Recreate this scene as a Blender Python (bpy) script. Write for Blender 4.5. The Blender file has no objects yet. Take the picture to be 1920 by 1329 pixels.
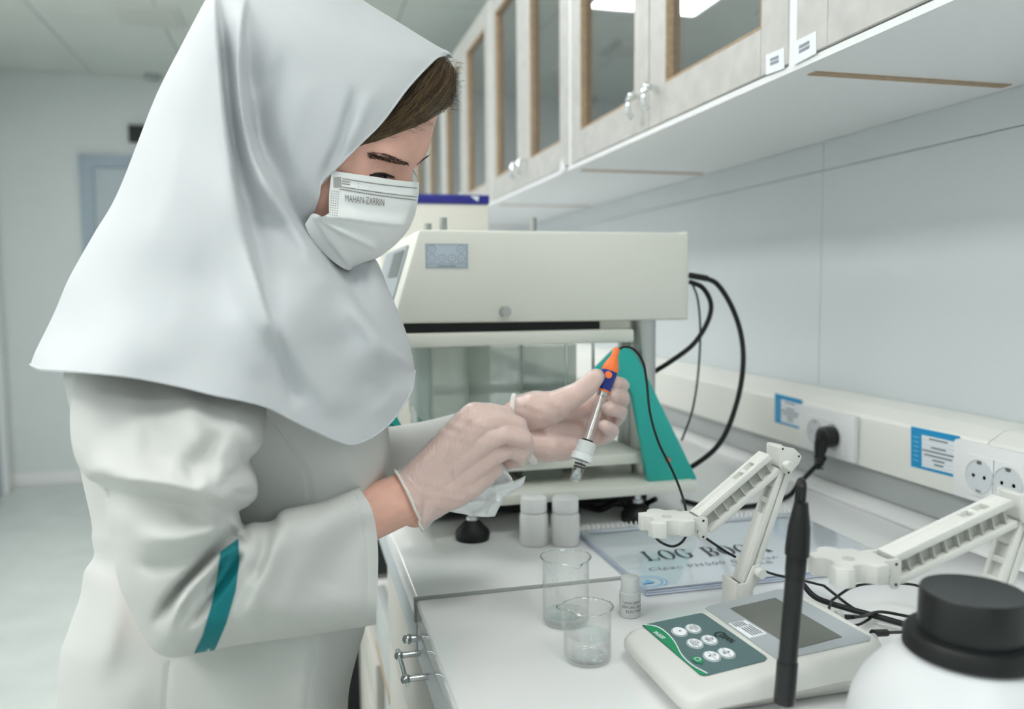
import bpy, bmesh, math, random
import numpy as np
from mathutils import Vector, Matrix
from mathutils.geometry import delaunay_2d_cdt
random.seed(7); rng = np.random.default_rng(11)
sc = bpy.context.scene
COL = sc.collection
# ------------------------------------------------------------------ camera frame (photo 1920x1329)
W, H, F = 1920, 1329, 1550.0
CZ = 1.265
def _frame():
    c = np.array([555. - W/2, -(545. - H/2), -F]); d = c/np.linalg.norm(c)
    hx = np.array([1, 0.0079, 0.]); up = np.cross(hx, d); up /= np.linalg.norm(up)
    if up[1] < 0: up = -up
    return np.array([np.cross(d, up), d, up])
RM = _frame()                       # camera -> world
ORG = np.array([0, 0, CZ])
def ray(px, py): return RM @ np.array([(px-W/2)/F, -(py-H/2)/F, -1.0])
def onz(px, py, z): r = ray(px, py); return ORG + r*((z-CZ)/r[2])
def onx(px, py, x): r = ray(px, py); return ORG + r*(x/r[0])
def ony(px, py, y): r = ray(px, py); return ORG + r*(y/r[1])
def proj(P):
    q = (np.atleast_2d(P)-ORG) @ RM
    return W/2 + F*q[:, 0]/-q[:, 2], H/2 - F*q[:, 1]/-q[:, 2]
def depth(p): return -((np.asarray(p)-ORG) @ RM)[2]
def px2m(p, n): return n*depth(p)/F
def V(p): return Vector([float(a) for a in p])

cam = bpy.data.cameras.new('camera'); camo = bpy.data.objects.new('camera', cam); COL.objects.link(camo)
cam.sensor_width = 36; cam.sensor_fit = 'HORIZONTAL'; cam.lens = F/W*36
cam.clip_start = .02
M4 = Matrix([[*RM[i], ORG[i]] for i in range(3)] + [[0, 0, 0, 1]])
camo.matrix_world = M4
cam.dof.use_dof = True; cam.dof.focus_distance = .86; cam.dof.aperture_fstop = 3.6
sc.camera = camo
sc.view_settings.view_transform = 'Standard'; sc.view_settings.look = 'None'
sc.view_settings.exposure = 0.0; sc.view_settings.gamma = 1.0; sc.view_settings.use_curve_mapping = False
w = bpy.data.worlds.new('world'); sc.world = w; w.use_nodes = True
w.node_tree.nodes['Background'].inputs[0].default_value = (.75, .82, .85, 1)
w.node_tree.nodes['Background'].inputs[1].default_value = .35
sc.cycles.max_bounces = 10; sc.cycles.diffuse_bounces = 5; sc.cycles.transparent_max_bounces = 16
sc.cycles.sample_clamp_indirect = 4.0
LIGHT_POWER = 12.2
# ------------------------------------------------------------------ helpers
def lin(r, g, b):
    f = lambda v: (v/255/12.92) if v/255 <= .04045 else ((v/255+.055)/1.055)**2.4
    return (f(r), f(g), f(b), 1)
MATS = {}
def mat(name, rgb, rough=.5, metal=0, bump=None, var=None, spec=.5, sss=0, emit=None, coat=0, trans=0, ior=1.45):
    if name in MATS: return MATS[name]
    m = bpy.data.materials.new(name); m.use_nodes = True; nt = m.node_tree
    p = nt.nodes['Principled BSDF']; L = nt.links
    c = lin(*rgb)
    p.inputs['Base Color'].default_value = c
    p.inputs['Roughness'].default_value = rough; p.inputs['Metallic'].default_value = metal
    p.inputs['Specular IOR Level'].default_value = spec; p.inputs['IOR'].default_value = ior
    p.inputs['Coat Weight'].default_value = coat
    p.inputs['Transmission Weight'].default_value = trans
    if sss:
        p.inputs['Subsurface Weight'].default_value = sss; p.inputs['Subsurface Radius'].default_value = (.006, .002, .001)
        p.inputs['Subsurface Scale'].default_value = 1.0
    if emit:
        p.inputs['Emission Color'].default_value = lin(*emit[0]); p.inputs['Emission Strength'].default_value = emit[1]
    tc = nt.nodes.new('ShaderNodeTexCoord')
    if var:   # (scale, amount, detail)
        n = nt.nodes.new('ShaderNodeTexNoise'); n.inputs['Scale'].default_value = var[0]; n.inputs['Detail'].default_value = var[2] if len(var) > 2 else 4
        L.new(tc.outputs['Object'], n.inputs['Vector'])
        r = nt.nodes.new('ShaderNodeValToRGB'); a = var[1]
        r.color_ramp.elements[0].color = (c[0]*(1-a), c[1]*(1-a), c[2]*(1-a), 1); r.color_ramp.elements[1].color = (min(1, c[0]*(1+a)), min(1, c[1]*(1+a)), min(1, c[2]*(1+a)), 1)
        r.color_ramp.elements[0].position = .3; r.color_ramp.elements[1].position = .7
        L.new(n.outputs['Fac'], r.inputs['Fac']); L.new(r.outputs['Color'], p.inputs['Base Color'])
    if bump:  # (kind, scale, strength, distance)
        if bump[0] == 'noise':
            t = nt.nodes.new('ShaderNodeTexNoise'); t.inputs['Detail'].default_value = 6
        elif bump[0] == 'wave':
            t = nt.nodes.new('ShaderNodeTexWave'); t.bands_direction = 'DIAGONAL'; t.inputs['Distortion'].default_value = .3
        t.inputs['Scale'].default_value = bump[1]
        L.new(tc.outputs['Object'], t.inputs['Vector'])
        b = nt.nodes.new('ShaderNodeBump'); b.inputs['Strength'].default_value = bump[2]; b.inputs['Distance'].default_value = bump[3]
        L.new(t.outputs[0], b.inputs['Height']); L.new(b.outputs['Normal'], p.inputs['Normal'])
    MATS[name] = m
    return m
def thin_glass(name, tint=(.97, .985, .98), f0=1.45, rough=.02, film=0.0, filmcol=(.8, .85, .85)):
    m = bpy.data.materials.new(name); m.use_nodes = True; nt = m.node_tree; nt.nodes.clear(); L = nt.links
    o = nt.nodes.new('ShaderNodeOutputMaterial'); t = nt.nodes.new('ShaderNodeBsdfTransparent'); t.inputs[0].default_value = (*tint, 1)
    g = nt.nodes.new('ShaderNodeBsdfGlossy'); g.inputs['Roughness'].default_value = rough
    lw = nt.nodes.new('ShaderNodeLayerWeight'); lw.inputs[0].default_value = .5
    pw = nt.nodes.new('ShaderNodeMath'); pw.operation = 'POWER'; pw.inputs[1].default_value = 4.0
    fr = nt.nodes.new('ShaderNodeMapRange'); fr.inputs['To Min'].default_value = ((f0-1)/(f0+1))**2*1.6; fr.inputs['To Max'].default_value = .85
    L.new(lw.outputs['Facing'], pw.inputs[0]); L.new(pw.outputs[0], fr.inputs['Value'])
    mx = nt.nodes.new('ShaderNodeMixShader'); L.new(fr.outputs[0], mx.inputs[0]); L.new(t.outputs[0], mx.inputs[1]); L.new(g.outputs[0], mx.inputs[2])
    out = mx
    if film:
        d = nt.nodes.new('ShaderNodeBsdfPrincipled'); d.inputs['Base Color'].default_value = (*filmcol, 1); d.inputs['Roughness'].default_value = .35
        m2 = nt.nodes.new('ShaderNodeMixShader'); m2.inputs[0].default_value = film
        L.new(mx.outputs[0], m2.inputs[1]); L.new(d.outputs[0], m2.inputs[2]); out = m2
    L.new(out.outputs[0], o.inputs[0])
    return m

def thing(name, label, cat, loc=(0, 0, 0), group=None):
    o = bpy.data.objects.new(name, None); COL.objects.link(o); o.location = V(loc)
    o.empty_display_size = .02; o['label'] = label; o['category'] = cat
    if group: o['group'] = group
    return o
def tag(o, label, cat, group=None):
    o['label'] = label; o['category'] = cat
    if group: o['group'] = group
    return o
def origin(p):
    x = Vector((0, 0, 0))
    while p is not None: x = x + p.location; p = p.parent
    return x
def link(name, me, m, parent=None, smooth=None, label=None, kind=None):
    o = bpy.data.objects.new(name, me); COL.objects.link(o)
    if m is not None:
        for k in (m if isinstance(m, (list, tuple)) else [m]): me.materials.append(k)
    if parent is not None:
        o.parent = parent; off = origin(parent); me.transform(Matrix.Translation(-off))
    if smooth: me.shade_smooth() if smooth is True else me.set_sharp_from_angle(angle=math.radians(smooth)) if False else _smooth(me, smooth)
    if label: o['label'] = label
    if kind: o['kind'] = kind
    return o
def _smooth(me, ang):
    me.shade_smooth()
    try: me.set_sharp_from_angle(angle=math.radians(ang))
    except Exception: pass
class MB:
    def __init__(s): s.bm = bmesh.new()
    def box(s, a, b, bevel=0, seg=2, rot=None):
        a = np.minimum(a, b), np.maximum(a, b); lo, hi = a
        c = (lo+hi)/2; d = hi-lo
        t = bmesh.new(); bmesh.ops.create_cube(t, size=1)
        for v in t.verts: v.co = Vector((v.co.x*d[0], v.co.y*d[1], v.co.z*d[2]))
        if bevel: bmesh.ops.bevel(t, geom=t.edges[:], offset=min(bevel, min(d)*.45), segments=seg, affect='EDGES', profile=.5)
        mt = Matrix.Translation(V(c))
        if rot is not None: mt = mt @ rot
        s._add(t, mt); return s
    def _add(s, t, mt=None):
        if mt is not None: t.transform(mt)
        me = bpy.data.meshes.new('t'); t.to_mesh(me); t.free(); s.bm.from_mesh(me); bpy.data.meshes.remove(me)
    def cyl(s, p, q, r, r2=None, n=24, caps=True):
        return s.lathe(p, q, [(0, r), (1, r if r2 is None else r2)], n, caps, unit=True)
    def lathe(s, p, q, prof, n=32, caps=True, unit=False):
        """prof: (distance along axis p->q, radius)"""
        p = V(p); q = V(q); ax = (q-p); Ln = ax.length; ax.normalize()
        u = ax.orthogonal().normalized(); v = ax.cross(u)
        rings = []
        for t, r in prof:
            c = p + ax*(t*Ln if unit else t)
            rings.append([s.bm.verts.new(c + (u*math.cos(a)+v*math.sin(a))*max(r, 1e-5)) for a in [2*math.pi*k/n for k in range(n)]])
        for a, b in zip(rings, rings[1:]):
            for k in range(n): s.bm.faces.new((a[k], a[(k+1) % n], b[(k+1) % n], b[k]))
        if caps:
            s.bm.faces.new(rings[0][::-1]); s.bm.faces.new(rings[-1])
        return s
    def ball(s, c, r, scale=(1, 1, 1), sub=3, rot=None):
        t = bmesh.new(); bmesh.ops.create_icosphere(t, subdivisions=sub, radius=r)
        mt = Matrix.Translation(V(c))
        if rot is not None: mt = mt @ rot
        s._add(t, mt @ Matrix.Diagonal((*scale, 1))); return s
    def prism(s, poly, direction, bevel=0):
        """poly: 3-D points, extruded along direction"""
        t = bmesh.new(); d = V(direction)
        a = [t.verts.new(V(p)) for p in poly]; b = [t.verts.new(V(p)+d) for p in poly]
        t.faces.new(a); t.faces.new(b[::-1]); n = len(a)
        for k in range(n): t.faces.new((a[k], b[k], b[(k+1) % n], a[(k+1) % n]))
        bmesh.ops.recalc_face_normals(t, faces=t.faces[:])
        if bevel: bmesh.ops.bevel(t, geom=t.edges[:], offset=bevel, segments=2, affect='EDGES', profile=.5, clamp_overlap=True)
        s._add(t); return s
    def tube(s, pts, r, n=10, sub=8, closed=False, r_end=None):
        P = spline([np.asarray(p, float) for p in pts], sub, closed)
        N = len(P); rings = []; prev = None
        for i in range(N):
            tng = V(P[(i+1) % N if closed else min(i+1, N-1)] - P[i-1 if (closed or i > 0) else 0]).normalized()
            if prev is None: u = tng.orthogonal().normalized()
            else:
                u = (prev - tng*prev.dot(tng))
                u = u.normalized() if u.length > 1e-6 else tng.orthogonal().normalized()
            prev = u; v = tng.cross(u)
            rr = r if r_end is None else r + (r_end-r)*i/(N-1)
            rings.append([s.bm.verts.new(V(P[i]) + (u*math.cos(a)+v*math.sin(a))*rr) for a in [2*math.pi*k/n for k in range(n)]])
        pr = list(zip(rings, rings[1:])) + ([(rings[-1], rings[0])] if closed else [])
        for a, b in pr:
            for k in range(n): s.bm.faces.new((a[k], a[(k+1) % n], b[(k+1) % n], b[k]))
        if not closed: s.bm.faces.new(rings[0][::-1]); s.bm.faces.new(rings[-1])
        return s
    def poly(s, pts):
        s.bm.faces.new([s.bm.verts.new(V(p)) for p in pts]); return s
    def build(s, name, m, parent=None, smooth=40, label=None, kind=None):
        bmesh.ops.recalc_face_normals(s.bm, faces=s.bm.faces[:])
        me = bpy.data.meshes.new(name); s.bm.to_mesh(me); s.bm.free()
        return link(name, me, m, parent, smooth, label, kind)
def spline(P, sub=8, closed=False):
    n = len(P)
    if n < 3 or sub <= 1: return P
    out = []
    for i in range(n if closed else n-1):
        p0 = P[(i-1) % n] if (closed or i > 0) else 2*P[0]-P[1]
        p1 = P[i]; p2 = P[(i+1) % n]; p3 = P[(i+2) % n] if (closed or i+2 < n) else 2*P[-1]-P[-2]
        for k in range(sub):
            t = k/sub
            out.append(.5*((2*p1)+(-p0+p2)*t+(2*p0-5*p1+4*p2-p3)*t*t+(-p0+3*p1-3*p2+p3)*t**3))
    if not closed: out.append(P[-1])
    return out
def copy_tree(o, parent=None, d=(0, 0, 0)):
    c = o.copy(); COL.objects.link(c); c.parent = parent
    if parent is None: c.location = o.location + V(d)
    for ch in list(o.children): copy_tree(ch, c)
    return c
def text2d(body, size=1, align='CENTER', offset=0.0, space=1.0):
    cu = bpy.data.curves.new('t', 'FONT'); cu.body = body; cu.size = size; cu.align_x = align; cu.align_y = 'CENTER'; cu.offset = offset; cu.space_character = space
    cu.resolution_u = 3
    o = bpy.data.objects.new('t', cu); COL.objects.link(o)
    bpy.context.view_layer.update()
    me = bpy.data.meshes.new_from_object(o.evaluated_get(bpy.context.evaluated_depsgraph_get()))
    bpy.data.objects.remove(o); bpy.data.curves.remove(cu)
    P = np.array([v.co[:2] for v in me.vertices]).reshape(-1, 2); Fc = [tuple(p.vertices) for p in me.polygons]
    bpy.data.meshes.remove(me); return P, Fc
def flat_text(name, body, fmap, m, parent, size=1, align='CENTER', offset=0, sx=1, space=1.0):
    P, Fc = text2d(body, size, align, offset, space)
    me = bpy.data.meshes.new(name); me.from_pydata([tuple(float(a) for a in fmap(x*sx, y)) for x, y in P], [], Fc)
    return link(name, me, m, parent)
def struct(o): o['kind'] = 'structure'; return o
def rrect(x0, x1, y0, y1, r, n=6):
    out = []
    for cx, cy, a0 in ((x1-r, y1-r, 0), (x0+r, y1-r, 90), (x0+r, y0+r, 180), (x1-r, y0+r, 270)):
        for k in range(n+1):
            a = math.radians(a0+90*k/n); out.append((cx+r*math.cos(a), cy+r*math.sin(a)))
    return out
# ------------------------------------------------------------------ materials
m_wall = mat('wall_paint', (222, 228, 227), .45, spec=.3, var=(3, .02))
m_wallp = mat('wall_panel', (214, 221, 223), .3, spec=.35, var=(2, .02))
m_joint = mat('joint_grey', (172, 180, 182), .6)
m_ceil = mat('ceiling_tile', (228, 233, 227), .8, bump=('noise', 120, .15, .002))
m_floor = mat('floor_vinyl', (198, 205, 202), .25, var=(5, .05))
m_top = mat('worktop', (240, 241, 241), .11, spec=.5, var=(2.5, .012))
m_apron = mat('worktop_edge', (188, 196, 200), .35)
m_front = mat('cabinet_beige', (186, 184, 176), .45, var=(9, .03))
m_white = mat('white_plastic', (238, 239, 239), .35)
m_offw = mat('offwhite_plastic', (218, 219, 214), .4)
m_trunk = mat('trunking', (240, 240, 234), .38)
m_alu = mat('grey_trim', (176, 181, 180), .35)
m_stone = mat('grey_stone_laminate', (190, 189, 185), .4, var=(28, .09, 8))
m_chip = mat('chipboard_edge', (172, 150, 124), .8, var=(90, .12))
m_cabin = mat('cabinet_inside', (214, 224, 238), .5)
m_cabout = mat('cabinet_white', (236, 238, 239), .4)
m_chrome = mat('chrome', (225, 228, 230), .12, 1)
m_steel = mat('brushed_steel', (190, 192, 190), .3, 1, bump=('noise', 200, .1, .0005))
m_black = mat('black_rubber', (24, 27, 27), .45, spec=.4)
m_blackp = mat('black_plastic', (26, 29, 29), .32)
m_dark = mat('dark_parts_and_shade', (46, 52, 52), .7)  # dark parts, also colours the shade of the open bay
m_machine = mat('machine_enamel', (222, 223, 214), .42, bump=('noise', 700, .06, .0004))
m_teal = mat('teal_enamel', (42, 172, 162), .35)
m_tealcloth = mat('teal_ribbon', (0, 122, 130), .7, bump=('wave', 900, .3, .0003))
m_blue = mat('label_blue', (32, 150, 205), .45)
m_paper = mat('paper', (236, 240, 244), .55)
m_ink = mat('ink', (70, 76, 84), .6)
m_navy = mat('navy_lid', (44, 46, 140), .35)
m_orange = mat('orange_rubber', (244, 122, 58), .45)
m_dblue = mat('electrode_blue', (28, 44, 130), .3)
m_key = mat('key_panel', (86, 112, 114), .35)
m_green = mat('panel_green', (22, 140, 92), .35)
m_disp = mat('display_surround', (168, 174, 178), .3)
m_lcd = mat('lcd', (104, 108, 102), .22)
m_hijab = mat('scarf_cloth', (203, 206, 209), .75, spec=.25, bump=('noise', 900, .12, .0004))
m_coat = mat('coat_twill', (209, 210, 207), .85, spec=.2, bump=('wave', 700, .22, .0004))
m_seam = mat('seam', (200, 204, 206), .9)
m_skin = mat('skin', (230, 182, 164), .5, var=(60, .05), sss=.25, bump=('noise', 500, .12, .0004))
m_brow = mat('brow_hair', (62, 46, 38), .7)
m_hair = mat('hair_brown', (72, 58, 44), .5, var=(40, .25))
m_hairl = mat('hair_light', (122, 102, 74), .5)
m_lash = mat('lash', (18, 16, 16), .5)
m_mask = mat('mask_fabric', (236, 239, 238), .85, bump=('noise', 900, .2, .0004))
m_print = mat('mask_print', (134, 130, 128), .8)
m_tissue = mat('tissue_paper', (240, 243, 244), .9, bump=('noise', 300, .2, .0006))
m_pe = mat('bottle_plastic', (214, 217, 219), .42, sss=.0)
m_vial = mat('vial_plastic', (226, 230, 230), .4, trans=.25)
m_glass = thin_glass('beaker_glass', (.992, .996, .995), f0=1.45)
m_tube = thin_glass('tube_glass', (.99, .995, .995), 1.9, .02)
m_pane = thin_glass('window_glass', (.95, .97, .99), 3.7, .015)
m_vessel = thin_glass('vessel_glass', (.86, .89, .87), 1.5, .1, film=.42, filmcol=(.55, .61, .58))
m_water = thin_glass('water', (.997, 1, 1), 1.6, .01)
m_vinyl = mat('glove_vinyl_base', (235, 232, 226), .35)
def glove_material():
    m = thin_glass('glove_vinyl', (.995, .98, .97), 1.6, .25, film=.34, filmcol=(.98, .96, .95))
    nt = m.node_tree; tc = nt.nodes.new('ShaderNodeTexCoord')
    n = nt.nodes.new('ShaderNodeTexNoise'); n.inputs['Scale'].default_value = 70; n.inputs['Detail'].default_value = 5; n.inputs['Distortion'].default_value = 1.5
    mp = nt.nodes.new('ShaderNodeMapping'); mp.inputs['Scale'].default_value = (2.4, 1, .8); mp.inputs['Rotation'].default_value = (0, .6, 0)
    nt.links.new(tc.outputs['Object'], mp.inputs['Vector']); nt.links.new(mp.outputs[0], n.inputs['Vector'])
    b = nt.nodes.new('ShaderNodeBump'); b.inputs['Strength'].default_value = .6; b.inputs['Distance'].default_value = .003
    nt.links.new(n.outputs[0], b.inputs['Height'])
    for k in nt.nodes:
        if k.type in ('BSDF_GLOSSY', 'BSDF_PRINCIPLED'): nt.links.new(b.outputs[0], k.inputs['Normal'])
    return m
m_glove = glove_material()
m_lamp = mat('lamp_diffuser', (255, 255, 255), .5, emit=((254, 254, 253), LIGHT_POWER))

# ------------------------------------------------------------------ SETTING
CT = .900                       # worktop height
XW, XL, YB, YF, ZC = 1.0, -1.84, 6.0, -2.4, 2.68
struct(MB().box((XL-.1, YF-.1, -.1), (XW+.1, YB+.1, 0)).build('floor', m_floor, smooth=None))
# right wall, clad in boards
wr = struct(MB().box((XW+.006, YF-.1, 0), (XW+.1, YB+.1, ZC)).build('wall_right', m_joint, smooth=None))
jz = onx(1543, 320, XW)[2]; jy = onx(1543, 320, XW)[1]
ys = [YF, jy-1.22*2, jy-1.22, jy, jy+1.22, jy+2.44, YB]
for a, b in zip(ys, ys[1:]):
    for z0, z1 in ((0, CT+.1), (CT+.1, jz), (jz, ZC)):
        MB().box((XW, a+.0007, z0+.0007), (XW+.012, b-.0007, z1-.0007), .0004, 1).build('wall_panel', m_wallp, wr, None)
wb = struct(MB().box((XL-.1, YB, 0), (XW+.1, YB+.1, ZC)).build('wall_back', m_wall, smooth=None))
struct(MB().box((XL-.1, YF-.1, 0), (XL, YB+.1, ZC)).build('wall_left', mat('wall_white', (236, 239, 238), .45), smooth=None))
struct(MB().box((XL-.1, YF-.1, 0), (XW+.1, YF, ZC)).build('wall_front', m_wall, smooth=None))
ce = struct(MB().box((XL-.1, YF-.1, ZC+.004), (XW+.1, YB+.1, ZC+.1)).build('ceiling', m_joint, smooth=None))
LAMPS = [(-.45, 3.75), (-.45, 2.1), (-1.35, -1.5), (-1.35, .1), (-1.35, 1.0), (-1.35, 2.1), (-1.35, 3.65), (.33, -.12)]  # left-wall row and counter-side lamp are added unseen for fill light
ty = 0
x = XL
while x < XW-.01:
    y = YF
    while y < YB-.01:
        x1, y1 = min(x+.6, XW), min(y+.6, YB)
        tile = MB().box((x+.004, y+.004, ZC), (x1-.004, y1-.004, ZC+.012)).build('ceiling_tile', m_ceil, ce, None)
        y += .6
    x += .6
for k, (lx, ly) in enumerate(LAMPS):
    t = thing('ceiling_and_fill_light', 'square flat ceiling panel light ' + ['furthest away, above the far end of the counter', 'above the middle of the counter, behind the woman', 'added unseen for fill light, behind the camera near the left wall', 'added unseen for fill light, near the left wall level with the camera', 'added unseen for fill light, near the left wall beside the woman', 'added unseen for fill light, near the left wall behind the woman', 'added unseen for fill light, near the left wall, furthest of that row', 'added unseen for fill light, just behind the camera on the counter side'][k], 'light', (lx, ly, ZC), 'ceiling panel lights')
    MB().box((lx-.3, ly-.3, ZC-.012), (lx+.3, ly-.285, ZC)).box((lx-.3, ly+.285, ZC-.012), (lx+.3, ly+.3, ZC)).box((lx-.3, ly-.285, ZC-.012), (lx-.285, ly+.285, ZC)).box((lx+.285, ly-.285, ZC-.012), (lx+.3, ly+.285, ZC)).build('frame', m_white, t, None)
    MB().box((lx-.285, ly-.285, ZC-.006), (lx+.285, ly+.285, ZC-.001)).build('diffuser', m_lamp, t, None)
# ceiling vent, detector
m_vent = mat('vent_grey', (222, 226, 220), .6)
p = onz(280, 28, ZC)
t = thing('ceiling_vent', 'pale square vent grille in the ceiling', 'vent', p)
MB().box((p[0]-.16, p[1]-.16, ZC-.012), (p[0]+.16, p[1]+.16, ZC-.001), .004).build('frame', m_vent, t)
for k in range(6): MB().box((p[0]-.13, p[1]-.13+k*.045, ZC-.02), (p[0]+.13, p[1]-.11+k*.045, ZC-.013)).build('slat', m_vent, t, None)
p = ony(286, 148, YB-.06)
t = thing('smoke_detector', 'small grey round detector at the top of the back wall', 'detector', p)
MB().lathe((p[0], p[1], ZC), (p[0], p[1], ZC-.05), [(0, .05), (.02, .05), (.035, .03), (.04, .0)]).build('housing', m_alu, t)
# back door with bluish frame
a = ony(150, 290, YB); zt = a[2]
d2 = struct(MB().box((a[0]+.08, YB-.02, .01), (a[0]+.98, YB-.001, zt-.08)).build('door_1', mat('door_grey', (188, 200, 206), .5), smooth=None))
fr = MB().box((a[0], YB-.045, 0), (a[0]+.08, YB-.001, zt)).box((a[0]+.98, YB-.045, 0), (a[0]+1.06, YB-.001, zt)).box((a[0]+.08, YB-.045, zt-.08), (a[0]+.98, YB-.001, zt))
fr.build('door_frame', mat('door_frame_blue', (164, 180, 192), .5), d2, None)
MB().cyl((a[0]+.9, YB-.02, 1.02), (a[0]+.9, YB-.07, 1.02), .01).cyl((a[0]+.9, YB-.065, 1.02), (a[0]+.78, YB-.065, 1.02), .009).build('door_handle', m_steel, d2)
p = ony(258, 252, YB)
t = thing('wall_sign', 'dark rectangular box on the back wall above the far door', 'sign', (p[0], YB-.002, p[2]-.05))
MB().box((p[0]-.05, YB-.04, p[2]-.055), (p[0]+.11, YB-.002, p[2]+.055), .005).build('housing', m_dark, t)
MB().box((p[0]-.04, YB-.043, p[2]-.04), (p[0]+.10, YB-.04, p[2]+.04)).build('face', m_dark, t, None)
# left door in the left wall near the corner, with a black latch
d1 = struct(MB().box((XL+.001, 4.9, .01), (XL+.02, 5.78, 2.1)).build('door_2', mat('door_grey', (0, 0, 0)), smooth=None))
MB().box((XL+.001, 4.82, 0), (XL+.04, 4.9, 2.18)).box((XL+.001, 5.78, 0), (XL+.04, 5.86, 2.18)).box((XL+.001, 4.9, 2.1), (XL+.04, 5.78, 2.18)).build('door_frame', m_white, d1, None)
MB().box((XL+.02, 5.68, 1.24), (XL+.05, 5.74, 1.38), .006).build('latch', m_black, d1, label='black latch')
struct(MB().box((XL, YB-.012, 0), (a[0]-.001, YB-.0005, .08), .002).build('baseboard_back', m_white))

# ------------------------------------------------------------------ WALL CABINETS
XC, ZB, ZT = .635, 1.546, 2.21
def arch_handle(y, z, par):
    MB().tube([(XC+.001, y, z+.018), (XC-.018, y, z+.02), (XC-.026, y, z+.006), (XC-.024, y, z-.012), (XC-.016, y, z-.02)], .0055, 8, 6).ball((XC-.019, y, z+.021), .008, sub=2).build('handle', m_chrome, par)
def cab(y0, y1, label):
    t = thing('wall_cabinet', label, 'cabinet', (XC, y0, ZB), 'wall cabinets above the counter')
    th = .009
    b = MB().box((XC+.002, y0, ZB), (XW-.002, y1, ZB+th)).box((XC+.002, y0, ZT-th), (XW-.002, y1, ZT)).box((XC+.002, y0, ZB+th), (XW-.002, y0+th, ZT-th)).box((XC+.002, y1-th, ZB+th), (XW-.002, y1, ZT-th))
    b.build('carcass', m_cabout, t, None)
    MB().box((XW-.012, y0+th, ZB+th), (XW-.004, y1-th, ZT-th)).build('back_panel', m_cabin, t, None)
    MB().box((XC+.06, y0+th, ZB+.31), (XW-.012, y1-th, ZB+.326)).build('shelf', m_white, t, None)
    MB().box((XC+.03, y0-.009, ZB-.0015), (XW-.02, y0+.009, ZB+.0005)).build('raw_edge', m_chip, t, None, label='bare chipboard edge')
    ym = (y0+y1)/2; z0, z1 = ZB+th+.002, ZT-.002
    for ya, yb in ((y0+th, ym-.002), (ym+.002, y1-th)):
        s = .066
        dr = MB().box((XC, ya, z0), (XC+.02, ya+s, z1), .0015, 1).box((XC, yb-s, z0), (XC+.02, yb, z1), .0015, 1).box((XC, ya+s, z0), (XC+.02, yb-s, z0+s), .0015, 1).box((XC, ya+s, z1-s), (XC+.02, yb-s, z1), .0015, 1).build('door', m_stone, t, None)
        e = .004
        MB().box((XC+.001, ya+s, z0+s), (XC+.02, ya+s+e, z1-s)).box((XC+.001, yb-s-e, z0+s), (XC+.02, yb-s, z1-s)).box((XC+.001, ya+s+e, z0+s), (XC+.02, yb-s-e, z0+s+e)).box((XC+.001, ya+s+e, z1-s-e), (XC+.02, yb-s-e, z1-s)).build('raw_edge', m_chip, dr, None)
        MB().box((XC+.014, ya+s+e, z0+s+e), (XC+.018, yb-s-e, z1-s-e)).build('glass_pane', m_pane, dr, None)
        arch_handle(yb-.034 if ya < ym-.2 else ya+.034, z0+.045, dr)
        if ya < ym - .2 or True:
            MB().box((XC-.0015, ya+.0001, z0+.1), (XC-.0005, ya+.0002, z0+.1001)).bm.free()
    return t
yb = [.072, .979, 1.887, 2.705, 3.6, 4.5, 5.4]
lab = ['nearest wall cabinet, cut off at the top right corner', 'wall cabinet with a small white card at its near lower corner', 'wall cabinet third from the camera, above the near end of the machine', 'wall cabinet just beyond the machine, behind the hair', 'second wall cabinet from the far end of the row', 'furthest wall cabinet at the far end of the row']
cabs = [cab(a, b, l) for a, b, l in zip(yb, yb[1:], lab)]
m_ink2c = mat('ink_light', (140, 148, 158), .6)
def card(px0, px1, py0, py1, py2, py3, label):
    q = [onx(px0, py0, XC-.001), onx(px1, py1, XC-.001), onx(px1, py3, XC-.001), onx(px0, py2, XC-.001)]
    t = thing('label_card', label, 'label', q[3])
    MB().prism(q, (.0008, 0, 0)).build('card', m_paper, t, None)
    for k, fy in enumerate((.42, .62)):
        a = q[0]*(1-fy)+q[3]*fy; b = q[1]*(1-fy)+q[2]*fy
        c0 = a*.75+b*.25; c1 = a*.28+b*.72; o = np.array([-.0004, 0, 0]); zz = np.array([0, 0, .004])
        MB().poly([c0+o, c1+o, c1+o+zz, c0+o+zz]).build('print', m_ink2c, t, None)
card(1436, 1470, 103, 89, 141, 128, 'small white card on the door left of the cabinet joint')
card(1488, 1530, 79, 58, 122, 100, 'larger white card on the door right of the cabinet joint')
q = onx(1063, 318, XC-.002)
t = thing('white_hook', 'tiny white triangular clip at the bottom of a cabinet door', 'clip', q)
MB().prism([q, q+np.array([0, .05, .002]), q+np.array([0, .03, .03])], (-.004, 0, 0), .001).build('clip', m_white, t)
# things inside the cabinets
def inbottle(x, y, z, r, h, m, label, mc=None):
    t = thing('bottle', label, 'bottle', (x, y, z))
    MB().lathe((x, y, z), (x, y, z+h), [(0, r*.95), (.005, r), (h*.62, r), (h*.75, r*.5), (h*.82, r*.45)]).build('body', m, t)
    MB().cyl((x, y, z+h*.82), (x, y, z+h), r*.55).build('cap', mc or m, t)
zs = ZB+.326; zf = ZB+.012
inbottle(.76, 2.78, zf, .045, .16, mat('cabinet_blue', (60, 120, 200), .4), 'blue bottle on the cabinet floor beyond the machine', m_white)
inbottle(.78, 3.0, zf, .05, .2, m_white, 'white bottle in the cabinet left of the blue bottle')
inbottle(.76, 3.25, zf, .05, .18, m_white, 'white bottle furthest in behind the hair')
inbottle(.80, 2.05, zs, .03, .14, m_vial, 'pale bottle on the shelf behind the third door')
inbottle(.82, 2.2, zs, .03, .12, mat('cabinet_teal', (90, 190, 190), .4), 'teal bottle on the shelf beside the pale bottle', m_white)
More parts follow.
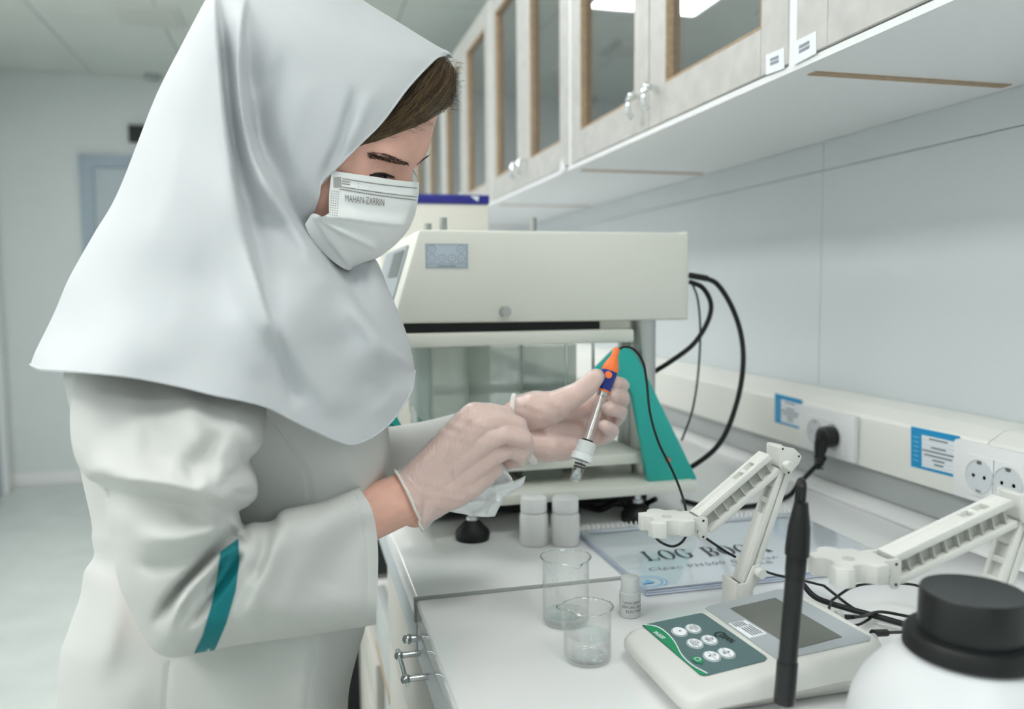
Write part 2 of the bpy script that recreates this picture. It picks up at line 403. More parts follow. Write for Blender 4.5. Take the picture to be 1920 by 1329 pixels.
for k, (y, z) in enumerate(((2.85, zs), (3.3, zs))):
    t = thing('storage_box', ['white box on the shelf behind the fourth cabinet door', 'white box on the shelf behind the hair'][k], 'box', (.8, y, z))
    MB().box((.75, y-.1, z), (.95, y+.1, z+.09), .003).build('body', m_white, t); MB().box((.745, y-.105, z+.09), (.955, y+.105, z+.105), .003).build('lid', m_paper, t)

# ------------------------------------------------------------------ COUNTER
XE = .127
YS = .953                                       # seam between the two worktops
def worktop(y0, y1, label, group='worktops', zt=CT):
    t = thing('worktop', label, 'worktop', (XE, y0, zt-.03), group)
    MB().box((XE, y0, zt-.03), (.995, y1, zt), .004, 3).build('slab', m_top, t)
    MB().box((XE+.001, y0+.002, zt-.072), (XE+.018, y1-.002, zt-.0305), .002).build('apron', m_apron, t)
    return t
nw = worktop(-.6, YS-.004, 'near glossy white worktop carrying the beakers and the meter')
worktop(YS+.004, 5.4, 'far glossy white worktop carrying the testing machine')
t = thing('joint_strip', 'thin grey strip closing the seam between the two worktops', 'strip', (XE, YS, CT-.06))
MB().box((XE-.002, YS-.0035, CT-.028), (.90, YS+.0035, CT+.0012), .001, 1).build('strip', mat('strip_grey', (158, 164, 160), .5), t)
hb = MB()
for yy in (.924, .864): hb.cyl((XE+.004, yy, .846), (XE-.024, yy, .846), .0036, n=14).ball((XE-.024, yy, .846), .0058, sub=2)
hb.cyl((XE-.024, .85, .846), (XE-.024, .938, .846), .0028, n=14).build('handle', m_chrome, nw, label='chrome bar handle')
# upstand at the wall
t = thing('upstand', 'white rounded upstand strip along the back of the worktop', 'strip', (.91, 2, CT))
MB().prism([(.995, -.6, CT+.001), (.885, -.6, CT+.001), (.886, -.6, CT+.006), (.897, -.6, CT+.011), (.915, -.6, CT+.013), (.928, -.6, CT+.011), (.995, -.6, CT+.011)], (0, 6.0, 0)).build('strip', m_top, t, 50)
# trunking
XT = .922
tr = thing('cable_trunking', 'long white cable trunking along the wall above the worktop', 'trunking', (XT, 2, .96))
zt0 = onx(1500, 838, XT)[2]; zt1 = onx(1500, 757, XT)[2]; zt2 = onx(1500, 742, XT+.006)[2]
MB().prism([(XT+.012, -.6, CT+.0125), (.996, -.6, CT+.0125), (.996, -.6, zt0), (XT+.012, -.6, zt0)], (0, 5.9, 0)).build('back_box', m_alu, tr, None)
for a, b in ((-.6, .93), (.932, 5.3)):
    MB().prism([(XT, a, zt0), (.996, a, zt0+.0005), (.996, a, zt2+.012), (XT+.03, a, zt2+.006), (XT+.004, a, zt1+.006), (XT, a, zt1)], (0, b-a, 0), .0008).build('cover', m_trunk, tr, 30)
def blue_label(px0, px1, pys, label):
    q = [onx(px0, pys[0], XT-.001), onx(px1, pys[1], XT-.001), onx(px1, pys[2], XT-.001), onx(px0, pys[3], XT-.001)]
    t = thing('blue_label', label, 'label', q[3], 'blue and white socket labels')
    MB().prism(q, (.0008, 0, 0)).build('card', m_blue, t, None)
    f = lambda u, v, o=.0004: (q[0]*(1-u)+q[1]*u)*(1-v)+(q[3]*(1-u)+q[2]*u)*v+np.array([-o, 0, 0])
    MB().poly([f(.24, .15), f(.985, .15), f(.985, .93), f(.24, .93)]).build('print_field', m_paper, t, None)
    for k in range(7):
        v0 = .2+k*.1; wv = [.2, .0, .16, .34, .3, .13, .1][k]
        if wv: flat = MB().poly([f(.6-wv/1.0, v0, .0008), f(.6+wv*.9, v0, .0008), f(.6+wv*.9, v0+.03, .0008), f(.6-wv, v0+.03, .0008)]).build('print', m_ink, t, None)
        MB().poly([f(.24, v0+.065, .0007), f(.985, v0+.065, .0007), f(.985, v0+.07, .0007), f(.24, v0+.07, .0007)]).build('rule', mat('rule_blue', (150, 180, 200), .6), t, None)
    for k in range(6):
        v0 = .22+k*.115; MB().poly([f(.06, v0, .0006), f(.18, v0, .0006), f(.18, v0+.035, .0006), f(.06, v0+.035, .0006)]).build('print', mat('pale_blue', (110, 190, 225), .5), t, None)
blue_label(1453, 1503, (737, 750, 805, 791), 'blue bordered label left of the double socket with the black plug')
blue_label(1708, 1799, (799, 818, 897, 874), 'larger blue bordered label left of the empty sockets')
def socket_box(pxa, pxb, cps, label):
    ya = onx(pxb, 800, XT)[1]; ybb = onx(pxa, 800, XT)[1]
    z0, z1 = zt0+.004, zt1+.002
    t = thing('wall_socket', label, 'socket', (XT, ya, z0), 'double wall sockets')
    MB().prism([(XT-.001, ya, z0-.001), (XT-.001, ybb, z0-.001), (XT-.001, ybb, z1+.001), (XT-.001, ya, z1+.001)], (-.012, 0, 0), .004).build('housing', m_white, t, 35)
    zc = (z0+z1)/2-.003; R = .0222; yy = []
    for k, cx in enumerate(cps):
        y = onx(cx, 840, XT-.015)[1]; yy.append(y)
        s = MB().box((XT-.0155, y-.0255, zc-.0285), (XT-.012, y+.0255, zc+.0285), .001).build('module', m_white, t)
        MB().lathe((XT-.0158, y, zc), (XT-.01, y, zc), [(0, R+.0018), (-.0012, R+.001), (-.0012, R), (.0005, R-.001), (.0006, .001)], 36).build('cup', mat('socket_cup', (214, 219, 222), .3), s)
        for dy in (-.0095, .0095): MB().cyl((XT-.0158, y+dy, zc), (XT-.0152, y+dy, zc), .0028, n=12).build('pin_hole', m_dark, s)
        for dz in (-1, 1): MB().box((XT-.0165, y-.004, zc+dz*(R-.002)-.003), (XT-.0157, y+.004, zc+dz*(R-.002)+.0015)).build('earth_clip', m_steel, s, None)
    return t, zc, yy
s1, zc1, yy1 = socket_box(1508, 1613, (1528, 1562), 'double wall socket with a black plug in it')
s2, zc2, yy2 = socket_box(1802, 2010, (1838, 1893, 1955), 'row of empty wall sockets at the right edge')
# plug
y1 = yy1[1]; zc = zc1
pl = thing('power_plug', 'black angled power plug with cord in the left double socket', 'plug', (XT-.02, y1, zc))
MB().lathe((XT-.016, y1, zc), (XT-.05, y1, zc), [(0, .0185), (.012, .0195), (.022, .0185), (.027, .013), (.028, .004)]).build('body', m_blackp, pl)
MB().lathe((XT-.036, y1+.002, zc-.004), (XT-.042, y1+.006, zc-.06), [(0, .012), (.016, .0115), (.03, .008), (.034, .0075)]).build('neck', m_blackp, pl)
for k in range(4): MB().lathe((XT-.0398+.0005*k, y1+.005, zc-.034-k*.006), (XT-.042, y1+.006, zc-.06), [(0, .0085), (.003, .0085)], 16).build('rib', m_blackp, pl)
cp = [(XT-.041, y1+.006, zc-.055), V(ony(1545, 858, y1+.03)), V(onz(1500, 905, CT+.03)), V(onz(1478, 930, CT+.006)), V(onz(1430, 945, CT+.005)), V(onz(1375, 951, CT+.005)), V(onz(1320, 948, CT+.005)), V(onz(1280, 938, CT+.005))]
MB().tube(cp, .0042, 10, 8).build('cord', m_black, pl)
# lower cabinets
def knob_pull(y, z, par, x=XE):
    MB().cyl((x+.012, y, z), (x-.016, y, z), .0035, n=12).cyl((x-.014, y-.03, z), (x-.014, y+.03, z), .0035, n=12).ball((x-.015, y-.03, z), .0062, sub=2).ball((x-.015, y+.03, z), .0062, sub=2).build('handle', m_chrome, par)
def base_cab(y0, y1, cols, label, hz=.79):
    t = thing('base_cabinet', label, 'cabinet', (XE, y0, 0), 'base cabinets under the worktop')
    MB().box((XE+.03, y0, .09), (.98, y1, CT-.035)).build('carcass', m_front, t, None)
    MB().box((XE+.07, y0, 0), (.95, y1, .09)).build('plinth', m_dark, t, None)
    n = len(cols); wd = (y1-y0)/n
    for k, kinds in enumerate(cols):
        a, b = y0+k*wd+.002, y0+(k+1)*wd-.002
        for nm, z0, z1 in kinds:
            o = MB().box((XE+.004, a, z0), (XE+.03, b, z1), .0015).build(nm, m_front, t)
            for yy in ([(a+b)/2] if nm == 'drawer' else [b-.05]):
                knob_pull(yy, (z0+z1)/2 if nm == 'drawer' else z1-.06, o)
    return t
dd = [('drawer', .70, .825), ('door', .1, .696)]
base_cab(-.6, .50, [dd, dd], 'near beige base cabinet below the meter')
YC1 = onx(731, 1200, XE+.006)[1]
base_cab(.502, YC1, [[('drawer', .70, .825), ('drawer', .50, .696), ('drawer', .1, .496)]], 'beige drawer cabinet below the beakers with chrome handles')
# knob seen on the worktop edge (cylinder lock on the apron)
p = onx(780, 1196, XE-.003)
t = thing('apron_knob', 'small chrome knob on the worktop apron above the drawer handles', 'knob', p)
MB().cyl((XE+.004, p[1], p[2]), (XE-.012, p[1], p[2]), .004, n=14).ball((XE-.013, p[1], p[2]), .0065, sub=2).build('knob', m_chrome, t)
# open bay and white drawer pedestal beyond
ya_, yb_ = onx(704, 1230, .14)[1], onx(674, 1230, .14)[1]
zw = [onx(690, y, .14)[2] for y in (1180, 1268, 1279, 1420)]
t = thing('drawer_pedestal', 'white drawer pedestal in the open bay under the far worktop', 'drawers', (.15, ya_, 0))
MB().box((.165, ya_, .05), (.7, yb_, zw[0])).build('carcass', m_white, t, None)
for z0, z1 in ((zw[1], zw[0]), (zw[3], zw[2]), (.06, zw[3]-.012)):
    o = MB().box((.14, ya_+.002, z0), (.165, yb_-.002, z1), .003).build('drawer', m_front, t)
    MB().box((.145, ya_+.01, z0-.006), (.16, yb_-.01, z0)).build('handle', m_black, o)  # black strip stands in for the dark gap below each drawer
MB().box((.10, yb_, 0), (.7, yb_+.05, zw[0]-.02)).build('side_panel', m_black, t, None)
MB().box((.18, ya_+.02, 0), (.68, yb_-.02, .05)).build('plinth', m_black, t, None)
ys0, ys1 = onx(729, 1200, .14)[1], onx(706, 1200, .14)[1]
zs0, zs1 = onx(718, 1252, .14)[2], onx(718, 1150, .14)[2]
t = thing('support_panel', 'grey upright support panel under the far worktop', 'panel', (.14, ys0, 0))
MB().box((.14, ys0+.004, zs0), (.16, ys1, zs1), .002).box((.152, ys0+.03, 0), (.158, ys1-.03, zs0)).build('panel', m_alu, t)
MB().box((.139, ys0+.004, zs0-.014), (.16, ys1, zs0)).build('raw_edge', m_chip, t, None)
t = thing('bay_shade', 'dark boards standing in for the shade of the open bay behind the grey support panel', 'cabinet', (.72, 1.4, 0))  # boards coloured dark in place of the shade inside the bay
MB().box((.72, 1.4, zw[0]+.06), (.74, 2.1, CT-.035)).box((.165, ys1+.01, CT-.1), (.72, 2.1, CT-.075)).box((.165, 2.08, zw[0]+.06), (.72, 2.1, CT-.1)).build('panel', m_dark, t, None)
base_cab(yb_+.1, 3.7, [dd, dd, dd], 'furthest beige base cabinet along the counter')
base_cab(3.72, 5.35, [dd, dd, dd], 'last base cabinet at the far end of the counter')

# ------------------------------------------------------------------ TESTING MACHINE
YM = 1.2
mc = thing('testing_machine', 'large cream laboratory testing machine with teal leg frames on the worktop', 'machine', (.35, 1.4, CT))
P = lambda px, py, y=YM: ony(px, py, y)
tl, tr_, br, bl = P(785, 430), P(1291, 436), P(1290, 600), P(735, 607)
D = .42
hs = MB().prism([tl, tr_, br, bl], (0, D, 0), .006).build('top_housing', m_machine, mc, 40)
MB().prism([tr_+np.array([.0005, .012, .003]), tr_+np.array([.006, .012, .0]), br+np.array([.006, .012, .0]), br+np.array([.0005, .012, 0])], (0, D-.02, 0), .001).build('rear_cover', m_machine, hs)
q = [P(797, 456, YM-.001), P(878, 457, YM-.001), P(878, 503, YM-.001), P(798, 503, YM-.001)]
lp = MB().prism(q, (0, .0008, 0)).build('label_plate', mat('label_grey', (190, 203, 214), .4), hs, None)
f = lambda px, py, o=.0015: ony(px, py, YM-o)
def ringpts(px, py, r, n=16): return [(px+r*math.cos(2*math.pi*k/n), py+r*math.sin(2*math.pi*k/n)) for k in range(n)]
def strip_loop(mb, pts, wdt, fm):
    n = len(pts); c = np.mean(pts, 0)
    inn = [tuple(np.array(p)+(c-np.array(p))/np.linalg.norm(c-np.array(p))*wdt) for p in pts]
    for k in range(n): mb.poly([fm(*pts[k]), fm(*pts[(k+1) % n]), fm(*inn[(k+1) % n]), fm(*inn[k])])
mb = MB()
for cx, cy in ((810, 467), (864, 467), (810, 484), (829, 484), (847, 484), (865, 484)): strip_loop(mb, ringpts(cx, cy, 7.5), .9, f)
strip_loop(mb, [(799, 458), (876, 458), (876, 501), (799, 501)], 1.5, f); mb.poly([f(799, 494), f(876, 494), f(876, 495), f(799, 495)])
m_ink2 = mat('ink_light', (140, 148, 158), .6)
mb.build('print', m_ink2, mc, None)
for s_, cx, cy in (('1', 810, 467), ('6', 864, 467), ('2', 810, 484), ('3', 829, 484), ('4', 847, 484), ('5', 865, 484)):
    flat_text('print', s_, lambda x, y, cx=cx, cy=cy: f(cx+x, cy-y), m_ink2, mc, 6)
flat_text('print', 'Dissolution Bath', lambda x, y: f(838+x, 498.5-y), m_ink, mc, 5)
k0 = P(946, 584); MB().cyl(k0, k0+np.array([0, -.008, 0]), .0085).cyl(k0+np.array([0, -.008, 0]), k0+np.array([0, -.012, 0]), .007).build('lock_knob', m_steel, mc)
for px, py, hh, yy in ((831, 408, .018, YM+.12), (1000, 408, .018, YM+.16), (802, 419, .01, YM+.12)):
    b = ony(px, py, yy); MB().lathe((b[0], b[1], 1.345), (b[0], b[1], b[2]), [(0, .009), (.012, .009), (.0125, .006), (max(.02, b[2]-1.345), .006)], 16).build('thumb_screw', m_steel, mc)
# slanted control front (facing the operator)
nn = np.array([-(tl[2]-bl[2]), 0, (tl[0]-bl[0])]); nn /= np.linalg.norm(nn)
f2 = lambda u, v, o=.001: bl*(1-v)+tl*v+np.array([0, .02+u*(D-.04), 0])+nn*o
MB().prism([f2(.1, .2), f2(.9, .2), f2(.9, .85), f2(.1, .85)], nn*.002).build('control_panel', m_disp, hs, None)
MB().prism([f2(.15, .5, .003), f2(.5, .5, .003), f2(.5, .8, .003), f2(.15, .8, .003)], nn*.001).build('display', m_lcd, hs, None)
# gap below the housing: black box stands in for its darkness, spacer beside it
MB().box((bl[0]+.015, YM+.02, br[2]-.014), (.46, YM+D-.02, br[2]+.001)).build('dark_gap_fill', m_black, mc, None)
MB().box((.46, YM+.02, br[2]-.012), (.51, YM+D-.02, br[2]+.001)).build('spacer', m_machine, mc, None)
# upper plate
a = P(1187, 617); b = P(760, 652)
MB().box((.13, YM-.005, b[2]), (a[0], YM+D-.04, a[2]), .003).build('vessel_plate', m_machine, mc)
# columns
for px, yy, r in ((1206, YM+.035, .0195), (1177, YM+.12, .017)):
    c = ony(px, 700, yy); MB().cyl((c[0], yy, .945), (c[0], yy, 1.222), r, n=32).build('column', m_steel, mc)
for px in (790,):
    c = ony(px, 700, YM+.06); MB().cyl((c[0], YM+.06, .945), (c[0], YM+.06, 1.215), .017, n=32).build('column', m_steel, mc)
# base plates
z2t, z2b = ony(1306, 903, YM-.05)[2], ony(1306, 921, YM-.05)[2]
MB().box((.135, YM-.05, z2b), (ony(1307, 910, YM-.05)[0], YM+D-.03, z2t), .002).build('base_plate', m_machine, mc)
z1t, z1b = ony(1200, 847, YM)[2], ony(1200, 866, YM)[2]
MB().box((.14, YM-.01, z1b), (ony(1203, 850, YM)[0], YM+D-.05, z1t), .002).build('middle_plate', m_machine, mc)
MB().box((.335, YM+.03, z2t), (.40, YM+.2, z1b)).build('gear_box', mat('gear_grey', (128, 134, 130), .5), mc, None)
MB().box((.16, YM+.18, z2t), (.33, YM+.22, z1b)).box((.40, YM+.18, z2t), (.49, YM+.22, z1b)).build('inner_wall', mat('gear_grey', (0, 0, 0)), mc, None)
# teal frames
def teal(dx):
    o = []
    pts = [(1146, 662), (1158, 652), (1172, 650), (1186, 656), (1196, 668), (1308, 899), (1216, 903), (1186, 740), (1180, 728), (1172, 722), (1160, 724), (1030, 850), (962, 850)]
    if dx: pts = pts[:-2] + [(1150, 745), (1120, 760), (1090, 717)]
    pp = [ony(x, y, YM-.03) + np.array([dx, 0, 0]) for x, y in pts]
    return MB().prism(pp, (0, .012, 0), .002).build('leg_frame', m_teal, mc, 40)
teal(0); teal(-(P(1165, 700)[0]-P(668, 700)[0]))
c = ony(1252, 862, YM-.031); MB().cyl(c, c+np.array([0, -.003, 0]), .004, n=12).build('rivet', mat('rivet', (190, 130, 110), .5), mc)
# feet
for px, py in ((886, 1010), (1195, 0)):
    b = onz(px, py, CT) if py else ony(px, 940, YM-.012); x, y = b[0], b[1]
    MB().lathe((x, y, CT), (x, y, CT+.05), [(0, .0245), (.008, .0258), (.013, .0245), (.026, .012), (.029, .009)]).build('foot', m_black, mc, label='black rubber foot')
    MB().lathe((x, y, CT+.024), (x, y, z2b), [(0, .007), (.005, .007), (.0055, .009), (.010, .009), (.0105, .006), (z2b-CT-.024, .006)], 16).build('foot_stem', m_chrome, mc)
for px in (870, 1250):
    x = ony(px, 900, YM+.33)[0]
    MB().lathe((x, YM+.33, CT), (x, YM+.33, z2b), [(0, .0185), (.006, .0195), (.011, .0185), (.022, .009), (.024, .005), (z2b-CT, .005)]).build('foot', m_black, mc)
# dark drive unit under the base
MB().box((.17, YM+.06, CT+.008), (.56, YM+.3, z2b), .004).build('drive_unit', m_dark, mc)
# glass vessels hanging from the plate
for k, px in enumerate((822, 925, 1028)):
    c = ony(px, 700, YM+.07+.02*k); zt_ = b_ = ony(px, 655, YM)[2]
    prof = [(0, .047), (.09, .047), (.105, .044), (.118, .034), (.126, .018), (.128, .002)]
    MB().lathe((c[0], c[1], zt_), (c[0], c[1], zt_-.2), prof, 40, caps=False).build('glass_vessel', m_vessel, mc)
MB().box((.14, YM+.20, ony(800, 742, YM+.2)[2]), (.50, YM+.26, ony(800, 733, YM+.2)[2])).build('vessel_rack', mat('rack_grey', (150, 158, 155), .4), mc, None)
for px, w_ in ((1062, 3), (1112, 3)):
    c = ony(px, 700, YM+.01); MB().cyl((c[0], c[1], z1t), (c[0], c[1], 1.185), .0025, n=10).build('rod', m_chrome, mc)
# cables
pc = P(1293, 516, YM+.06)
MB().cyl(pc, P(1326, 522, YM+.06), .0052).build('cable_plug', m_black, mc)
MB().tube([P(1318, 520, YM+.06), P(1345, 533, YM+.06), P(1372, 575, YM+.05), P(1390, 630, YM+.04), P(1393, 690, YM+.03), P(1380, 760, YM+.03), P(1350, 830, YM+.03), P(1300, 873, YM+.05), P(1240, 900, YM+.1)], .0043, 12, 8).build('power_cable', m_black, mc)
MB().tube([P(1293, 528, YM+.06), P(1318, 540, YM+.06), P(1333, 570, YM+.06), P(1326, 605, YM+.06), P(1300, 645, YM+.06), P(1260, 676, YM+.07), P(1225, 698, YM+.09)], .0042, 12, 8).build('power_cable', m_black, mc)
MB().tube([P(1295, 526, YM+.08), P(1308, 560, YM+.08), P(1313, 620, YM+.08), P(1309, 700, YM+.08), P(1298, 770, YM+.08), P(1278, 826, YM+.08)], .0019, 8, 8).build('sensor_cable', m_black, mc)
MB().tube([onz(1085, 945, CT+.012), onz(1125, 955, CT+.006), onz(1160, 940, CT+.03), onz(1185, 955, CT+.006), onz(1230, 935, CT+.03)], .0045, 8, 8).tube([onz(1070, 940, CT+.02), onz(1140, 943, CT+.02), onz(1215, 950, CT+.007)], .004, 8, 8).build('loose_cable', m_black, mc, kind='stuff')
# box standing behind the machine
a = ony(784, 381, 1.72); b = ony(917, 430, 1.72); c = ony(917, 366, 1.72)
t = thing('storage_box', 'white box with a dark blue lid standing behind the testing machine', 'box', (.4, 1.72, CT))
MB().box((a[0]-.08, 1.72, CT), (b[0], 1.98, a[2]), .003).build('body', mat('box_white', (236, 234, 224), .5), t)
MB().box((a[0]-.084, 1.716, a[2]), (b[0]+.001, 1.984, c[2]), .003).build('lid', m_navy, t)
q0 = ony(889, 375, 1.7155)
MB().poly([ony(882, 367.5, 1.7155), ony(898, 368, 1.7155), ony(896, 378, 1.7155)]).build('print', m_paper, t, None)

# ------------------------------------------------------------------ SMALL THINGS ON THE WORKTOP
def pill_bottle(px, py, label):
    b = onz(px, py, CT); x, y = b[0], b[1]; k = depth(b)/F
    r = 26.5*k
    t = thing('pill_bottle', label, 'bottle', (x, y, CT), 'white pill bottles')
    MB().lathe((x, y, CT), (x, y, CT+1), [(0, r*.9), (.001, r*.97), (.003, r), (54*k, r), (60*k, r*.93), (63*k, r*.72), (66*k, r*.70)]).build('body', mat('pill_white', (243, 243, 242), .4), t)
    MB().lathe((x, y, CT+63*k), (x, y, CT+1), [(0, r*.9), (.0005, r*.94), (24*k, r*.93), (27*k, r*.86), (28*k, r*.8)], 48).build('lid', m_white, t)
    return t
pill_bottle(1001, 1019, 'left white pill bottle beneath the machine base')
pill_bottle(1060, 1019, 'right white pill bottle beside the log book')
def beaker(px, py, rp, top_py, water_py, label, spout_ang):
    b = onz(px, py, CT); x, y = b[0], b[1]; k = depth(b)/F; r = rp*k
    def zat(ypx):
        z = CT
        for _ in range(12):
            yy = proj((x, y, z))[1][0]; z += (yy-ypx)*k
        return z
    h = zat(top_py)-CT; hw = zat(water_py)-CT
    t = thing('beaker', label, 'beaker', (x, y, CT), 'glass beakers')
    n = 64; th = .0011
    prof = [(.0005, .001), (.0, r*.8), (.001, r*.92), (.0045, r), (h*.9, r), (h*.96, r*1.01), (h-.0005, r*1.075), (h, r*1.08), (h-.0005, r*1.055), (h*.955, r-th), (h*.9, r-th), (.006, r-th), (.003, r*.9-th), (.0022, .001)]
    mb = MB(); rings = []
    for zz, rr in prof:
        ring = []
        for j in range(n):
            a = 2*math.pi*j/n; da = (a-spout_ang+math.pi) % (2*math.pi)-math.pi
            sp = math.exp(-(da/.22)**2)*max(0, (zz/h-.86)/.14)
            rr2 = rr+sp*.006
            ring.append(mb.bm.verts.new((x+rr2*math.cos(a), y+rr2*math.sin(a), CT+zz-(sp*.002 if zz > h*.95 else 0))))
        rings.append(ring)
    for A, B in zip(rings, rings[1:]):
        for j in range(n): mb.bm.faces.new((A[j], A[(j+1) % n], B[(j+1) % n], B[j]))
    g = mb.build('glass', m_glass, t, 60)
    rim = MB().tube([(x+(r*1.07+(.006*math.exp(-(((a-spout_ang+math.pi) % (2*math.pi)-math.pi)/.22)**2)))*math.cos(a), y+(r*1.07+(.006*math.exp(-(((a-spout_ang+math.pi) % (2*math.pi)-math.pi)/.22)**2)))*math.sin(a), CT+h) for a in [2*math.pi*j/32 for j in range(32)]], .00085, 8, 3, closed=True).build('rim', mat('rim_glass', (245, 250, 250), .03, trans=1.0, ior=1.47), t)
    ri = r-th-.00015
    MB().lathe((x, y, CT+.0024), (x, y, CT+1), [(0, ri*.9), (.0035, ri), (hw-.0028, ri), (hw-.0024, ri)], 48).build('water', m_water, t)
    for k2 in range(5):
        zz = CT+hw*.3+k2*h*.11; a = -math.pi/2+.15
        MB().poly([(x+r*1.004*math.cos(a+q), y+r*1.004*math.sin(a+q), zz+d) for q, d in ((0, 0), (.22 if k2 % 2 else .12, 0), (.22 if k2 % 2 else .12, .0005), (0, .0005))]).build('graduation', m_paper, t, None)
    if px > 1080:
        for s_, zz in (('20', .42), ('10', .17)):
            flat_text('graduation', s_, lambda u, v, zz=zz: (x+r*1.005*math.cos(-math.pi/2-.1+u/r), y+r*1.005*math.sin(-math.pi/2-.1+u/r), CT+h*zz+v), m_paper, t, .004)
    if px < 1080:
        for _ in range(22):
            a = -math.pi/2+rng.uniform(-1.2, 1.2); zz = CT+h*rng.uniform(.55, .92)
            MB().ball((x+(r-th)*math.cos(a), y+(r-th)*math.sin(a), zz), rng.uniform(.0006, .0014), (1, 1, 1.2), 1).build('droplet', m_water, t, True)
beaker(1061, 1166, 43.5, 1043, 1147, 'rear glass beaker with only a little water and droplets', -math.pi/2+.1)
beaker(1102, 1236, 44, 1136, 1188, 'front glass beaker half full of water', math.pi*.93)
# vial
b = onz(1181, 1153, CT); x, y = b[0], b[1]; k = depth(b)/F
t = thing('plastic_vial', 'small cloudy plastic vial with grey lettering beside the beakers', 'vial', (x, y, CT))
r = 20*k
MB().lathe((x, y, CT), (x, y, CT+1), [(0, r*.92), (.001, r), (45*k, r), (48*k, r*.85)], 40).build('body', m_vial, t)
MB().lathe((x, y, CT+47*k), (x, y, CT+1), [(0, r*.84), (.0008, r*.88), (26*k, r*.84), (28*k, r*.7)], 40).build('cap', mat('cap_cloudy', (236, 239, 240), .45, trans=.2), t)
for j, (s_, zz) in enumerate((('UNSCREW CAP', 30), ('BEFORE RINSING', 22), ('ELECTRODE', 14))):
    flat_text('print', s_, lambda u, v, zz=zz: (x+r*1.01*math.sin(.25+u/r), y-r*1.01*math.cos(.25+u/r), CT+zz*k+v), m_ink, t, .0045)
# log book
bk = thing('log_book', 'spiral bound log book with a clear cover lying on the worktop', 'book', (.56, 1.0, CT))
A = onz(1090, 1001, CT+.012); B = onz(1205, 1108, CT+.012); x0, x1, y0, y1 = .392, .745, .885, 1.125
for k in range(4):
    MB().box((x0+.001*(k % 2), y0+.0012*(k % 3), CT+.0008+k*.0026), (x1-.001*k, y1, CT+.003+k*.0026), .0003, 1).build('pages', mat('page_edges', (196, 206, 222), .6) if k < 3 else m_paper, bk, None)
zc_ = CT+.0112
MB().box((x0-.001, y0-.002, zc_), (x1+.001, y1+.001, zc_+.0004)).build('clear_cover', thin_glass('cover_film', (.98, .99, 1), 1.3, .1), bk, None)
fb = lambda px, py, o=.0009: onz(px, py, zc_+o)
for k in range(46):
    xx = x0+.006+k*(x1-x0-.012)/45
    MB().tube([(xx, y1-.004, zc_+.001), (xx+.001, y1+.002, zc_+.006), (xx+.002, y1+.008, zc_), (xx+.003, y1+.004, CT+.002), (xx+.003, y1-.003, CT+.002)], .0009, 6, 3).build('spiral_ring', m_white, bk)
def serif(ch):
    rect = lambda x0, y0, x1, y1: [(x0, y0), (x1, y0), (x1, y1), (x0, y1)]
    def ring(cx, cy, rx, ry, ix, iy, a0, a1, n=22):
        P_ = []
        for k in range(n):
            a, b = [math.radians(a0+(a1-a0)*(k+j)/n) for j in (0, 1)]
            P_.append([(cx+rx*math.cos(a), cy+ry*math.sin(a)), (cx+rx*math.cos(b), cy+ry*math.sin(b)), (cx+ix*math.cos(b), cy+iy*math.sin(b)), (cx+ix*math.cos(a), cy+iy*math.sin(a))])
        return P_
    stem = [rect(.12, 0, .28, 1), rect(.02, .95, .38, 1), rect(.02, 0, .38, .05)]
    if ch == 'L': return stem+[rect(.28, 0, .74, .05), rect(.68, .05, .74, .27)], .80
    if ch == 'O': return ring(.46, .5, .44, .52, .27, .48, 0, 360), .92
    if ch == 'G': return ring(.46, .5, .44, .52, .27, .48, 38, 322)+[rect(.68, .1, .83, .44), rect(.56, .42, .93, .47)], .98
    if ch == 'B': return stem+ring(.36, .75, .36, .25, .21, .21, -90, 90, 12)+ring(.36, .26, .42, .27, .26, .22, -90, 90, 12)+[rect(.2, .95, .36, 1), rect(.2, .48, .36, .53), rect(.2, 0, .36, .05)], .84
    if ch == 'K': return stem+[[(.28, .42), (.36, .46), (.78, .96), (.66, .96)], [(.40, .56), (.52, .66), (.92, .03), (.72, .03)], rect(.58, .95, .9, 1), rect(.62, 0, .98, .05)], .96
    return [], .5
adv = sum(serif(c)[1]+.08 for c in 'LOG BOOK'); ta, tb = onz(1215, 1052, zc_), onz(1452, 1034, zc_); xx = 0; sx = (tb-ta)/adv
for c in 'LOG BOOK':
    polys, wd = serif(c)
    if polys:
        mb = MB()
        for q in polys: mb.poly([ta+sx*(xx+x)+np.array([.003*y, .036*y, .0011]) for x, y in q])
        mb.build('letter', m_ink, bk, None)
    xx += wd+.08
c1 = onz(1335, 1054, zc_)
flat_text('print', 'Clean PH500 Bilgehan', lambda u, v: (c1[0]+u, c1[1]+v-.006, zc_+.0011), mat('ink_grey', (130, 138, 150), .6), bk, .014, 'CENTER', 0, 1.2, 1.2)
flat_text('print', 'TMH-LB', lambda u, v: (c1[0]+.045+u, c1[1]+v-.022, zc_+.0011), mat('ink_grey', (0, 0, 0)), bk, .012, 'CENTER', 0, 1.2, 1.2)
mb = MB(); c2 = onz(1212, 1092, zc_)
for rr in (1, .8):
    strip_loop(mb, [(c2[0]+.026*rr*math.cos(a), c2[1]+.02*rr*math.sin(a)) for a in [2*math.pi*j/28 for j in range(28)]], .0012, lambda x, y: (x, y, zc_+.0011))
mb.poly([(c2[0]-.008, c2[1]-.006, zc_+.0011), (c2[0]+.010, c2[1]-.004, zc_+.0011), (c2[0]+.004, c2[1]+.007, zc_+.0011)])
mb.build('stamp', mat('stamp_blue', (120, 176, 222), .6), bk, None, label='pale blue round emblem')
MB().poly([(x0+.01, y1-.022, zc_+.001), (x1-.02, y1-.022, zc_+.001), (x1-.02, y1-.01, zc_+.001), (x0+.01, y1-.01, zc_+.001)]).build('header_band', mat('header_grey', (190, 198, 208), .6), bk, None)
